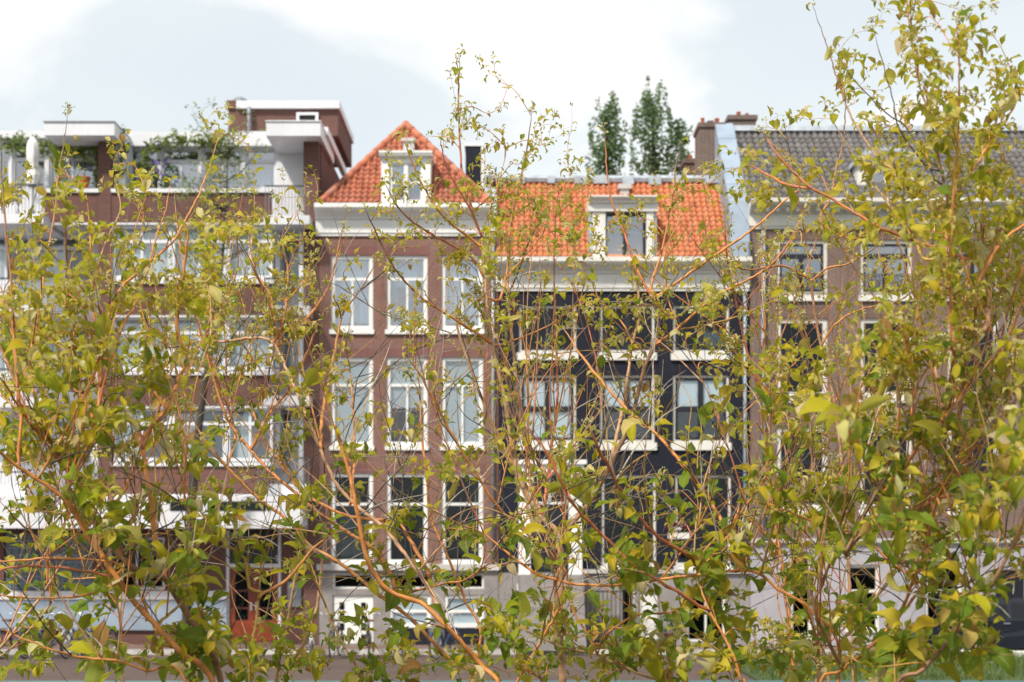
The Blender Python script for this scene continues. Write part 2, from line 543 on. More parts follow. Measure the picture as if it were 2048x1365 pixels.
def window(parent, r, Y, fm, t=7, rows=((1.0, 1),), sill=None, sill_m=None, glass='glass', sash=None, st=4,
           curtain=None, deep=.05, name='window', lintel=None):
    """r = px rect on plane Y. rows: (share of height, panes across) from the top down.
    window frame = part; mullions, panes, curtain = sub-parts. curtain: (material, x-share, y-share) tuples"""
    x0, y0, x1, y1 = r
    ya, yb = Y + deep, Y + deep + .09
    k = Y / FPX
    X0, X1, Z1, Z0 = px(x0, Y), px(x1, Y), pz(y0, Y), pz(y1, Y)
    T = t * k
    mb = MB()
    mb.box(X0, X0+T, ya, yb, Z0, Z1)
    mb.box(X1-T, X1, ya, yb, Z0, Z1)
    mb.box(X0+T, X1-T, ya, yb, Z1-T, Z1)
    mb.box(X0+T, X1-T, ya, yb, Z0, Z0+T*1.2)
    # stepped inner bead
    b = .018
    for (a, c, d, e) in ((X0+T, X0+T+b, Z0+T*1.2, Z1-T), (X1-T-b, X1-T, Z0+T*1.2, Z1-T)):
        mb.box(a, c, ya+.03, yb-.01, d, e)
    w = mb.build(name, fm, parent)
    sm = sash or fm
    ix0, ix1, iz0, iz1 = X0+T, X1-T, Z0+T*1.2, Z1-T
    tot = sum(a for a, _ in rows)
    z = iz1
    S = st * k
    for i, (share, n) in enumerate(rows):
        zb = z - (iz1-iz0) * share / tot
        if i < len(rows)-1:
            MB().box(ix0, ix1, ya+.02, yb-.012, zb-S*.7, zb+S*.7).build('transom', sm, w)
        for q in range(n):
            a = ix0 + (ix1-ix0)*q/n
            c = ix0 + (ix1-ix0)*(q+1)/n
            if q: MB().box(a-S/2, a+S/2, ya+.022, yb-.014, zb+(S*.7 if i < len(rows)-1 else 0), z-(S*.7 if i else 0)).build('mullion', sm, w)
            if sash is not None:
                s2 = S*.8
                e0, e1, f0, f1 = a, c, zb, z
                mb2 = MB()
                mb2.box(e0, e0+s2, ya+.03, yb-.016, f0, f1).box(e1-s2, e1, ya+.03, yb-.016, f0, f1)
                mb2.box(e0+s2, e1-s2, ya+.03, yb-.016, f1-s2, f1).box(e0+s2, e1-s2, ya+.03, yb-.016, f0, f0+s2)
                mb2.build('sash', sm, w)
            MB().box(a+.004, c-.004, yb-.03, yb-.024, zb+.004, z-.004).build('pane', M[glass], w)
        z = zb
    if curtain:
        for cm, (u0, u1), (v0, v1) in curtain:
            a, c = ix0+(ix1-ix0)*u0, ix0+(ix1-ix0)*u1
            d, e = iz1-(iz1-iz0)*v1, iz1-(iz1-iz0)*v0
            cb = MB()
            nseg = 14
            yy = Y + deep + (.20 if cm in ('net', 'drape') else .085)
            vs, fs = [], []
            for q in range(nseg+1):
                xx = a+(c-a)*q/nseg
                dy = .018*math.sin(q*2.1) if cm in ('net', 'drape') else 0
                vs += [(xx, yy+dy, d), (xx, yy+dy, e)]
                if q: fs.append((2*q-2, 2*q, 2*q+1, 2*q-1))
            cb.add(vs, fs)
            cb.build('blind' if cm in ('blind', 'roller') else 'curtain', M[cm], w)
    if glass == 'glass_dark':      # dark panel added behind the pane, its colour stands in for room shade
        MB().box(X0-.02, X1+.02, Y+deep+.55, Y+deep+.57, Z0-.02, Z1+.02).build('room_shade_panel', M['painted_room_shade'], w)
    if sill:
        sm_ = sill_m or fm
        MB().box(X0-sill*k*.3, X1+sill*k*.3, Y-.07, Y+deep-.002, Z0-sill*k, Z0-.002).build('sill', sm_, w)
    if lintel:
        MB().box(X0-.04, X1+.04, Y-.004, Y+.05, Z1+.002, Z1+lintel[1]*k).build('lintel', lintel[0], w)
    return w

def cornice(parent, x0, x1, ytop, ybot, Y, m, out=.42, name='cornice'):
    """gutter + stepped mouldings + flat frieze; px on plane Y"""
    zt, zb = pz(ytop, Y), pz(ybot, Y)
    h = zt - zb
    p = [(Y+.02, zb), (Y-.05, zb), (Y-.05, zb+h*.07), (Y-.08, zb+h*.10), (Y-.08, zb+h*.52), (Y-.14, zb+h*.56), (Y-.14, zb+h*.60),
         (Y-out*.55, zb+h*.68), (Y-out*.6, zb+h*.72), (Y-out*.85, zb+h*.76), (Y-out, zb+h*.86), (Y-out, zt), (Y-out+.05, zt), (Y-out+.05, zt-.06), (Y+.02, zt-.06)]
    return MB().ex([(a, b) for a, b in p], px(x0, Y), px(x1, Y)).build(name, m, parent)

# S-profile pantile, laid along local x (across), y (up the slope)
def pantile_mesh(name, w, l, m):
    vs, fs = [], []
    n = 8
    for j, (yy, lift) in enumerate(((0, .026), (l*1.12, .004))):
        for i in range(n+1):
            u = i/n
            z = .030*math.sin(u*2*math.pi*.98 - .5) + lift
            vs.append((u*w*1.06, yy, z))
    for i in range(n+1):      # front lip
        x, y, z = vs[i]
        vs.append((x, y+.004, z-.022))
    for i in range(n):
        fs.append((i, i+1, n+1+i+1, n+1+i))
        fs.append((2*(n+1)+i, 2*(n+1)+i+1, i+1, i))
    me = bpy.data.meshes.new(name)
    me.from_pydata(vs, [], fs)
    me.polygons.foreach_set('use_smooth', [True]*len(fs))
    me.materials.append(m)
    return me

def lay_tiles(parent, org, uvec, vvec, cols, rows, w, l, m, keep, rnd, cap=300):
    """tiles on the slope org + u*uvec + v*vvec; first cap as parts, the rest joined"""
    me = pantile_mesh('tile', w, l, m)
    nv = uvec.cross(vvec).normalized()
    base = Matrix((uvec, vvec, nv)).transposed().to_4x4()
    spots = []
    for j in range(rows):
        for i in range(cols):
            if keep((i+.5)*w, (j+.5)*l):
                spots.append((i, j))
    po = origin_of(parent)
    rest = MB()
    order = spots[:]
    rnd.shuffle(order)
    singles = set(order[:cap]) if len(order) > cap else set(order)
    if len(order) > cap:       # singles: the rows that show largest (the lowest ones)
        singles = set(sorted(spots, key=lambda s: (s[1], s[0]))[:cap])
    co = [Vector(v.co) for v in me.vertices]
    fa = [tuple(p.vertices) for p in me.polygons]
    for (i, j) in spots:
        jit = Matrix.Translation(org + uvec*(i*w + rnd.gauss(0, .004)) + vvec*(j*l + rnd.gauss(0, .005)) + nv*(.02+rnd.uniform(0, .008)))
        mat4 = jit @ base @ Matrix.Rotation(rnd.gauss(0, .012), 4, 'Z')
        if (i, j) in singles:
            o = bpy.data.objects.new('tile', me)
            link(o)
            o.parent = parent
            o.matrix_parent_inverse = Matrix.Translation(-po)
            o.matrix_basis = mat4
        else:
            rest.add([mat4 @ c for c in co], fa)
    if rest.v:
        rest.build('upper_tiles', m, parent, smooth=True, kind='stuff')

def ridge_tiles(parent, a, b, m, n, r=.11):
    a, b = Vector(a), Vector(b)
    d = (b-a)/n
    for i in range(n):
        p0, p1 = a+d*i, a+d*(i+1.08)
        MB().tube([p0, p0.lerp(p1, .5), p1], [r*1.08, r, r*.92], 8).build('ridge_tile', m, parent, smooth=True)

rb = random.Random(11)
# ================================================================== red brick house (second from the left)
G = .12     # pavement level at the house fronts
YG = HY + (CZ - G) * FPX / FY   # photo row of the pavement at the fronts
H = thing('brick_house', (px(818), FY+2, G), 'narrow red brick house with pointed orange tiled roof and white cornice', 'house')
cols = [(662, 746), (773, 855), (883, 966)]
rws = [(511, 660), (715, 892), (947, 1128)]
holes = [(a, c, b, d) for a, b in cols for c, d in rws]
shell(H, 638.3, 996.5, 473, 1140, FY, holes, M['brick_red'])
for ci, (a, b) in enumerate(cols):
    for ri, (c, d) in enumerate(rws):
        cur, gl, rows = None, 'glass', ((.3, 1), (.7, 2))
        if ri == 0:
            gl = 'glass_sky'
            cur = [('net', (0, 1), (0, .95))] if ci != 1 else [('drape', (.0, .22), (0, 1)), ('net', (0, 1), (0, .4))]
        if ri == 1:
            rows = ((.3, 1), (.7, 2)) if ci else ((.3, 1), (.7, 1))
            cur = [('blind', (0, 1), (0, 1 if ci != 1 else .58))]
        if ri == 2:
            rows = ((.33, 1), (.67, 1))
            gl = 'glass_dark'
            cur = [('drape', (0, 1), (.3, 1))] if ci == 0 else ([('drape', (.82, 1), (0, 1))] if ci == 2 else None)
        window(H, (a, c, b, d), FY, M['white'], t=7, rows=rows, glass=gl, curtain=cur, sill=9, lintel=(M['soldier_red'], 19))
cornice(H, 632, 988, 413, 473, FY, M['white'])
# stone ground storey
gh = [(665, 1190, 747, YG-2), (778, 1190, 862, 1292), (888, 1190, 968, 1292), (665, 1148, 747, 1178), (778, 1148, 862, 1178), (888, 1148, 968, 1178)]
shell(H, 638.3, 996.5, 1140, YG+2, FY, gh, M['stone'], name='stone_storey')
MB().pbox(634, 999, 1129, 1141, FY-.10, FY-.003, FY).build('string_course', M['stone_pale'], H)
for a, b, c, d in gh[3:]:
    window(H, (a, b, c, d), FY, M['white_old'], t=3, glass='glass_dark', name='transom_window')
for a, b, c, d in gh[1:3]:
    window(H, (a, b, c, 1256), FY, M['white'], t=7, rows=((.52, 1), (.48, 1)), curtain=[('roller', (0, 1), (0, 1))], name='cellar_window')
    MB().pbox(a+1, c-1, 1257, 1291, FY+.05, FY+.12, FY).build('dark_panel', M['navy_paint'], H)
dr = MB().pbox(666, 746, 1190, YG-3, FY+.06, FY+.12, FY).build('door', M['white'], H)
for yy in (1206, 1226, 1247, 1270):
    for xx in (679, 722):
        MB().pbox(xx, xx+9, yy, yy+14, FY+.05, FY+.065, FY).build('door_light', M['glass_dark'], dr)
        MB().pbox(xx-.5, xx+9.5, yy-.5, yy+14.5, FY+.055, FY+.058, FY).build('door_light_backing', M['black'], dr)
MB().pbox(732, 736, 1243, 1256, FY+.03, FY+.058, FY).build('door_handle', M['chrome'], dr)
# hipped front of the roof
ze = pz(413)
Ap = Vector((px(812, 42.0), 42.0, pz(251, 42.0)))
L0, R0 = Vector((px(641), FY-.25, ze)), Vector((px(984), FY-.25, ze))
Rb = Vector((Ap.x, 45, Ap.z))
rf = MB()
rf.add([L0, R0, Ap, Rb, Vector((L0.x, 45, ze)), Vector((R0.x, 45, ze))], [(0, 1, 2), (1, 5, 3, 2), (4, 0, 2, 3), (5, 4, 3), (0, 4, 5, 1)])
roof = rf.build('roof', M['tile_red'], H)
uv_ = Vector((1, 0, 0))
mid = Vector((Ap.x, L0.y, ze))
vv_ = (Ap - mid).normalized()
SL = (Ap - mid).length
WID = (R0 - L0).length
tw, tl = .165, .20
def keep_tri(u, v):
    f = v / SL
    xl = (Ap.x - L0.x) * f
    xr = WID - (R0.x - Ap.x) * f
    if not (xl + .02 < u < xr - .02 and v < SL - .08): return False
    # dormer footprint
    X = L0.x + u
    z = ze + vv_.z * v
    return not (px(770) < X < px(856) and z < pz(322))
lay_tiles(roof, L0 + vv_*.02, uv_, vv_, int(WID/tw)+1, int(SL/tl)+1, tw, tl, M['tile_red'], keep_tri, rb)
nv_ = uv_.cross(vv_).normalized()
ridge_tiles(roof, L0 + nv_*.03, Ap + nv_*.03, M['tile_red'], 11, .10)
ridge_tiles(roof, R0 + nv_*.03, Ap + nv_*.03, M['tile_red'], 11, .10)
ridge_tiles(roof, Ap + Vector((0, -.05, .02)), Rb + Vector((0, 0, .02)), M['tile_red'], 8, .10)
# dormer
dm = MB()
Yd = FY - .24
dm.pbox(764, 780, 331, 412, Yd, Yd+1.9, FY)
dm.pbox(846, 862, 331, 412, Yd, Yd+1.9, FY)
dm.pbox(780, 846, 319.5, 326, Yd+.002, Yd+1.9, FY)
dm.pbox(780, 846, 404, 412, Yd+.001, Yd+1.0, FY)
dm.pbox(764, 862, 319, 330.9, Yd+.003, Yd+1.9, FY)
dorm = dm.build('dormer', M['white'], H)
MB().ex([(Yd-.12, pz(319)), (Yd+2.1, pz(319)), (Yd+2.1, pz(309)), (Yd-.16, pz(309)), (Yd-.16, pz(313))], px(760), px(866)).build('dormer_cap', M['white'], dorm)
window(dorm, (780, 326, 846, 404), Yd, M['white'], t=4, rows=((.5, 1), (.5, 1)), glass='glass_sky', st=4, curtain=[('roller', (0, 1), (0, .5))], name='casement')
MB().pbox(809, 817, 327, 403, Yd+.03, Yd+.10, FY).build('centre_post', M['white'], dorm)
MB().pbox(782, 844, 327, 403, Yd+.5, Yd+.52, FY).build('room_shade_sheet', M['painted_room_shade'], dorm)  # dark sheet, shade inside the dormer put into its colour
# grey stone vent above the dormer
vt = MB()
vt.pbox(806, 828, 283, 312, 41.0, 41.7)
vt.pbox(803, 831, 277, 283, 40.95, 41.75, 41.0)
vt.build('roof_vent', M['stone_pale'], H)

# ================================================================== navy house
D = thing('navy_house', (px(1248), FY+2, G), 'wide dark navy painted house with bright orange tiled roof', 'house')
dcols = [(1038, 1152), (1200, 1309), (1346, 1458)]
drows = [(612, 706), (751, 886)]
dh = [(a, c, b, d) for a, b in dcols for c, d in drows] + [(1203, 951, 1312, 1132), (1350, 951, 1462, 1132), (1062, 945, 1136, 1150)]
shell(D, 997.5, 1499.6, 583, 1146, FY, dh, M['brick_navy'])
for ci, (a, b) in enumerate(dcols):
    for ri, (c, d) in enumerate(drows):
        if ri == 0:
            cur, gl, rows = ([('roller', (.52, .95), (.55, .9))] if ci == 2 else None), 'glass_dark', ((1, 2),)
        else:
            rows = ((.5, 2), (.5, 2))
            gl = 'glass'
            cur = [('roller', (0, 1), (0, .97 if ci == 0 else .5))]
        window(D, (a, c, b, d), FY, M['cream'], t=4.5, rows=rows, glass=gl, sash=M['navy_paint'], st=7, curtain=cur, sill=15, sill_m=M['white_old'])
for a, b, c, d in dh[6:8]:
    window(D, (a, b, c, d), FY, M['cream'], t=5, rows=((.35, 2), (.65, 2)), glass='glass_dark', sash=M['navy_paint'], st=6, sill=9, sill_m=M['white_old'],
           curtain=None)
cornice(D, 992, 1499, 520, 583, FY, M['white_old'], out=.45)
# white door surround
po = MB()
po.pbox(1037, 1061, 946, 1168, FY-.14, FY-.004, FY)
po.pbox(1137, 1164, 946, 1168, FY-.14, FY-.004, FY)
po.pbox(1033, 1168, 930, 945.7, FY-.2, FY-.003, FY)
po.pbox(1028, 1173, 921, 929.7, FY-.28, FY-.003, FY)
po.pbox(1034, 1063, 1168.3, 1182, FY-.18, FY-.005, FY)
po.pbox(1135, 1167, 1168.3, 1182, FY-.18, FY-.005, FY)
po.build('door_surround', M['white'], D)
dd = MB().pbox(1063, 1135, 1010, 1149, FY+.08, FY+.13, FY).build('door', M['navy_paint'], D)
for a, b in ((1069, 1096), (1102, 1129)):
    for c, d in ((1018, 1065), (1073, 1140)):
        MB().pbox(a, b, c, d, FY+.06, FY+.079, FY).build('door_panel', M['navy_paint'], dd)
window(D, (1063, 946, 1135, 1009), FY+.02, M['white'], t=4, rows=((1, 2),), glass='glass_dark', name='fanlight')
# stone storey with cellar door
shell(D, 997.5, 1499.6, 1146, YG+2, FY-.03, [(1240, 1175, 1270, 1290), (1278, 1185, 1316, YG-2), (1372, 1180, 1452, 1285)], M['stone'], name='stone_storey', reveal=.2)
MB().pbox(1166, 1503, 1139, 1147, FY-.12, FY-.031, FY).build('string_course', M['stone_pale'], D)
cd = MB().pbox(1279, 1315, 1186, YG-3, FY+.03, FY+.08, FY).build('cellar_door', M['white_old'], D)
for c, d in ((1192, 1222), (1228, 1258), (1264, 1286)):
    MB().pbox(1285, 1309, c, d, FY+.015, FY+.029, FY).build('door_panel', M['white_old'], cd)
window(D, (1241, 1176, 1269, 1289), FY-.01, M['white_old'], t=3, glass='glass_dark', name='cellar_window')
window(D, (1373, 1181, 1451, 1284), FY-.01, M['white_old'], t=4, rows=((.4, 2), (.6, 2)), glass='glass_dark', name='cellar_window')
# stoop and iron railing in front of the door
st = MB()
for i in range(7):
    st.box(px(1040) + .0, px(1165), FY-.34-.24*(7-i), FY-.10-.24*(7-i), G+.0, G+.27*(i+1))
st.box(px(1036), px(1170), FY-.33, FY-.035, G, pz(1150))
st.build('stoop', M['stone'], D)
ri = MB()
for i in range(12):
    xx = px(1170 + i*8.4)
    ri.tube([(xx, FY-.5, G), (xx, FY-.5, pz(1182))], .012, 5)
ri.tube([(px(1168), FY-.5, pz(1182)), (px(1264), FY-.5, pz(1182))], .018, 6)
ri.tube([(px(1168), FY-.5, G+.15), (px(1264), FY-.5, G+.15)], .014, 6)
ri.build('area_railing', M['black'], D)
# roof: front slope, zinc ridge
zE = pz(520)
Yt = 42.5
E0, E1 = Vector((px(992), FY-.25, zE)), Vector((px(1458), FY-.25, zE))
zT = pz(362, Yt)
vt_ = (Vector((0, Yt, zT)) - Vector((0, FY-.25, zE)))
SL2 = vt_.length
vd = vt_.normalized()
rm = MB()
rm.add([(E0.x, E0.y, zE), (E1.x, E1.y, zE), (E1.x, Yt, zT), (E0.x, Yt, zT), (E0.x, 45, zT), (E1.x, 45, zT), (E0.x, 45, zE), (E1.x, 45, zE)],
       [(0, 1, 2, 3), (3, 2, 5, 4), (0, 3, 4, 6), (1, 7, 5, 2), (6, 4, 5, 7), (0, 6, 7, 1)])
roof2 = rm.build('roof', M['tile_orange'], D)
W2 = (E1 - E0).length
cn2 = 38
tw2 = W2 / cn2
tl2 = SL2 / 16
def keep_d(u, v):
    X = E0.x + u
    z = zE + vd.z * v
    if v > SL2 - .03: return False
    return not (px(1184) < X < px(1306) and z < pz(418))
lay_tiles(roof2, E0 + vd*.01, uv_, vd, cn2, 16, tw2, tl2, M['tile_orange'], keep_d, rb)
rz = MB()
rz.ex([(Yt-.22, zT-.08), (Yt-.26, zT+.02), (Yt-.1, zT+.13), (Yt+.4, zT+.15), (Yt+.4, zT-.1)], px(972, Yt), px(1462, Yt))
rz.build('ridge_flashing', M['lead'], roof2)
for i in range(9):   # dented lead laps and repair patches
    xx = px(985 + i*52 + rb.uniform(-9, 9), Yt)
    MB().box(xx, xx+rb.uniform(.2, .5), Yt-.285-.004*i, Yt-.2, zT-rb.uniform(.1, .2), zT+.06).build('lead_lap', M['lead'], roof2)
# dormer of the navy house
Y2 = FY - .24
dz = MB()
dz.pbox(1184, 1210, 428, 518, Y2, Y2+1.9, FY)
dz.pbox(1291, 1306, 428, 518, Y2, Y2+1.9, FY)
dz.pbox(1210, 1291, 424, 428, Y2+.001, Y2+1.9, FY)
dorm2 = dz.build('dormer', M['white_old'], D)
MB().ex([(Y2-.05, pz(427.5)), (Y2-.05, pz(414)), (Y2-.12, pz(411)), (Y2-.12, pz(408)), (Y2-.24, pz(402)), (Y2-.24, pz(399)), (Y2+2.6, pz(399)), (Y2+2.6, pz(423.7)), (Y2-.001, pz(423.7)), (Y2-.001, pz(427.5))],
        px(1176), px(1314)).build('dormer_cap', M['white_old'], dorm2)
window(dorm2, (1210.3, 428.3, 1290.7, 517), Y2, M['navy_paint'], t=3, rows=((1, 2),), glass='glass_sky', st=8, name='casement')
MB().pbox(1212, 1289, 430, 516, Y2+.9, Y2+.93, FY).build('room_shade_sheet', M['painted_room_shade'], dorm2)  # dark sheet painted as the shade behind this casement
MB().pbox(1177, 1183.7, 430, 519, Y2+.06, Y2+1.7, FY).build('lead_cheek', M['lead'], dorm2)
MB().pbox(1306.3, 1312, 430, 519, Y2+.06, Y2+1.7, FY).build('lead_cheek', M['lead'], dorm2)
sv_ = MB()
sv_.pbox(1240, 1258, 378, 400, 41.9, 42.5)
sv_.pbox(1236, 1263, 369, 378, 41.85, 42.55, 41.9)
sv_.build('roof_vent', M['stone_pale'], D)
# dark slab chimney at the gable next to the red roof
sc = MB()
sc.pbox(931, 962, 293, 425, 41.0, 42.6)
ch = sc.build('dark_chimney', M['brick_navy'], D)
MB().pbox(962.3, 968, 290, 425, 40.98, 42.6, 41.0).pbox(929, 968, 287, 292.7, 40.97, 42.62, 41.0).build('white_edging', M['white'], ch)
MB().pbox(974, 984, 372, 470, 40.6, 42.4).build('gable_flashing', M['lead'], D)

# ================================================================== brown house on the right
B = thing('brown_house', (px(1800), FY+2, G), 'brown brick house with grey tiled roof and white cornice', 'house')
bcols = [(1553, 1655), (1720, 1824), (1895, 1997), (2066, 2168)]
brows = [(480, 592), (637, 795), (855, 1020)]
bh_ = [(a, c, b, d) for a, b in bcols for c, d in brows]
shell(B, 1500.5, 2230, 458, 1085, FY, bh_, M['brick_brown'])
for ci, (a, b) in enumerate(bcols):
    for ri_, (c, d) in enumerate(brows):
        gl = 'glass_sky' if ri_ == 0 else 'glass_dark'
        wdw = window(B, (a, c, b, d), FY, M['cream'], t=9 if ri_ else 7, rows=((.26, 1), (.74, 2)) if ri_ == 0 else ((.42, 1), (.58, 1)), glass=gl,
               sash=M['navy_paint'], st=6, sill=11, sill_m=M['white_old'], lintel=(M['soldier_brown'], 24))
        if ri_ == 0:      # wrought iron guard
            g = MB()
            zt_, zb_ = pz(d-42), pz(d-4)
            for i in range(13):
                xx = px(a+8) + (px(b-8)-px(a+8))*i/12
                g.tube([(xx, FY-.03, zb_), (xx, FY-.03, zt_)], .006, 4)
            g.tube([(px(a+2), FY-.03, zt_), (px(b-2), FY-.03, zt_)], .012, 5)
            g.tube([(px(a+2), FY-.03, zb_), (px(b-2), FY-.03, zb_)], .010, 5)
            for i in range(6):
                xx = px(a+8) + (px(b-8)-px(a+8))*(i+.5)/6
                g.tube([(xx+.09*math.cos(q*.7), FY-.03, (zt_+zb_)/2+.16*math.sin(q*.7)) for q in range(9)], .006, 4, closed=True)
            g.build('window_guard', M['black'], wdw)
cornice(B, 1497, 2233, 404, 459, FY, M['cream'], out=.5)
for i in range(36):      # little brackets under the gutter
    xx = px(1508 + i*20)
    MB().box(xx, xx+.09, FY-.32, FY-.142, pz(428), pz(419.5)).build('bracket', M['cream'], B)
shell(B, 1500.5, 2230, 1085, YG+2, FY-.02, [(1580, 1105, 1625, 1280), (1690, 1130, 1760, 1260), (1850, 1130, 1925, 1260), (1990, 1140, 2050, YG-2)], M['lavender'], name='rendered_storey', reveal=.2)
MB().pbox(1498, 2232, 1077, 1086, FY-.12, FY-.021, FY).build('string_course', M['stone_pale'], B)
for r_ in ((1581, 1106, 1624, 1279), (1691, 1131, 1759, 1259), (1851, 1131, 1924, 1259)):
    window(B, r_, FY-.01, M['white_old'], t=5, rows=((.4, 1), (.6, 1)), glass='glass_dark', sill=6, name='ground_window')
MB().pbox(1991, 2049, 1141, YG-3, FY+.06, FY+.1, FY).build('door', M['navy_paint'], B)
# grey roof
zB = pz(404)
Y3 = 43.0
zB2 = pz(262, Y3)
F0, F1 = Vector((px(1497), FY-.3, zB)), Vector((px(2230), FY-.3, zB))
v3 = Vector((0, Y3, zB2)) - Vector((0, FY-.3, zB))
SL3 = v3.length
v3n = v3.normalized()
rm = MB()
rm.add([(F0.x, F0.y, zB), (F1.x, F1.y, zB), (F1.x, Y3, zB2), (F0.x, Y3, zB2), (F0.x, 46, zB), (F1.x, 46, zB)],
       [(0, 1, 2, 3), (3, 2, 5, 4), (0, 3, 4), (1, 5, 2), (0, 4, 5, 1)])
roof3 = rm.build('roof', M['tile_grey'], B)
W3 = (F1-F0).length
cn3 = 52
tw3 = W3/cn3
tl3 = SL3/14
def keep_b(u, v):
    X = F0.x + u
    z = zB + v3n.z*v
    return v < SL3-.02 and not (px(1722) < X < px(1822) and z < pz(310)) 
lay_tiles(roof3, F0 + v3n*.01, uv_, v3n, cn3, 14, tw3, tl3, M['tile_grey'], keep_b, rb)
MB().ex([(Y3-.25, zB2-.06), (Y3-.2, zB2+.10), (Y3, zB2+.16), (Y3+.3, zB2-.02), (Y3+.1, zB2-.1)], F0.x, F1.x).build('ridge_flashing', M['lead'], roof3)
# dormer with curved pediment
Y4 = FY + .35
dz = MB()
dz.pbox(1714, 1732, 330, 398, Y4, Y4+2.0)
dz.pbox(1812, 1830, 330, 398, Y4, Y4+2.0)
dz.pbox(1732, 1812, 324, 332, Y4+.001, Y4+2.0, Y4)
dz.pbox(1732, 1812, 388, 398, Y4+.001, Y4+.6, Y4)
dorm3 = dz.build('dormer', M['white_old'], B)
arc = [(px(1708, Y4), pz(330, Y4))]
for i in range(13):
    th = math.pi*(1-i/12)
    arc.append((px(1772 + 64*math.cos(th), Y4), pz(326 - 30*math.sin(th), Y4)))
arc.append((px(1836, Y4), pz(330, Y4)))
MB().ey(arc, Y4-.12, Y4+2.0).build('pediment', M['lead'], dorm3, smooth=False)
arc2 = [(px(1772 + 50*math.cos(math.pi*(1-i/12)), Y4), pz(325 - 21*math.sin(math.pi*(1-i/12)), Y4)) for i in range(13)]
MB().ey(arc2, Y4-.145, Y4-.122).build('pediment_field', M['stone'], dorm3)
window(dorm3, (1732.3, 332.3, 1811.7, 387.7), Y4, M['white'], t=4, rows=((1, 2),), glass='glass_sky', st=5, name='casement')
MB().pbox(1734, 1810, 334, 386, Y4+.9, Y4+.93, Y4).build('room_shade_sheet', M['painted_room_shade'], dorm3)  # dark sheet painted as the shade inside this dormer
# zinc clad fire wall between the navy and the brown house
fw = MB()
def q3(x, y, Y): return (px(x, Y), Y, pz(y, Y))
prof_ = [(FY-.2, pz(520)), (FY-.2, pz(488)), (FY+.1, pz(400)), (Y3-.2, pz(249, Y3-.2)), (Y3+.1, pz(245, Y3)), (45.5, pz(262, Y3)), (45.5, pz(520))]
MB().ex(prof_, px(1459), px(1497.5)).build('fire_wall', M['zinc'], B)
MB().box(px(1462), px(1494), FY-.24, FY-.205, pz(522), pz(486)).build('wall_end', M['zinc'], B)
for i in range(4):   # standing seams
    f = .2 + .2*i
    yy = FY+.1 + (Y3-.3-FY)*f
    zz = pz(400) + (pz(249, Y3-.2)-pz(400))*f
    MB().box(px(1458), px(1498), yy, yy+.03, zz-.03, zz+.022).build('seam', M['zinc'], B)
def pipe(parent, x, y0, y1, Y, m, r=.055, name='downpipe'):
    o = MB().tube([(px(x, Y), Y, pz(y0, Y)), (px(x, Y), Y, pz(y1, Y))], r, 10).build(name, m, parent, smooth=True)
    n = max(2, int((y1-y0)/150))
    for i in range(n):
        zz = pz(y0 + (y1-y0)*(i+.5)/n, Y)
        MB().tube([(px(x, Y), Y, zz-.03), (px(x, Y), Y, zz+.03)], r*1.3, 10).build('pipe_clip', m, o)
    return o
pipe(B, 1527, 462, 1090, FY-.09, M['zinc'])
pipe(D, 1490, 585, 1140, FY-.09, M['zinc'], .045)
pipe(H, 986, 475, 1128, FY-.08, M['metal_grey'], .04)

def chimney(name, x0, x1, y0, y1, Y, dep, m, pots, label):
    c = thing(name, (px((x0+x1)/2, Y), Y+dep/2, pz(y1, Y)), label, 'chimney', 'chimneys above the roofs')
    MB().pbox(x0, x1, y0+9, y1, Y, Y+dep, Y).build('stack', m, c)
    MB().pbox(x0-3, x1+3, y0, y0+8.7, Y-.05, Y+dep+.05, Y).build('cap', M['brick_chimney'], c)
    for xx, w, h, mm in pots:
        k = Y/FPX
        MB().lathe([(w*k/2*1.1, 0), (w*k/2, .08), (w*k/2*.85, h*k*.85), (w*k/2*1.05, h*k*.88), (w*k/2*1.05, h*k)], (px(xx, Y), Y+dep*.4, pz(y0, Y)), 10).build('chimney_pot', mm, c, smooth=True)
    return c
chimney('chimney', 1399, 1448, 246, 372, 42.9, 1.1, M['brick_chimney'], [(1409, 8, 18, M['terracotta']), (1425, 14, 12, M['metal_grey']), (1438, 10, 17, M['terracotta'])],
        'brown brick chimney with orange pots behind the orange roof ridge')
chimney('chimney', 1458, 1512, 231, 300, 43.9, 1.2, M['brick_chimney'], [(1482, 9, 16, M['terracotta']), (1499, 7, 13, M['terracotta'])],
        'wide dark brick chimney with two small pots at the grey roof ridge')
chimney('chimney', 1369, 1398, 318, 372, 44.5, .8, M['brick_chimney'], [(1383, 9, 12, M['terracotta'])],
        'small low brick chimney between the trees and the orange roof')
# ================================================================== modern balcony block on the left
A = thing('apartment_building', (px(290), FY+3, G), 'modern brick and white apartment block with balconies and flat roofs', 'apartment block')
YB = 41.2     # recessed wall
W_ = M['white_clean']
XL = -70
floors = [(449, 566), (632, 749), (814, 931)]
gl_holes = []
for c, d in floors:
    gl_holes += [(-40, c+24, 60, d), (70, c+24, 185, d), (556, c+10, 604, d)]
top_holes = [(-40, 292, 20, 378), (24, 292, 92, 378), (98, 292, 190, 378), (244, 298, 318, 378), (322, 298, 400, 378), (404, 298, 484, 378), (490, 298, 552, 378)]
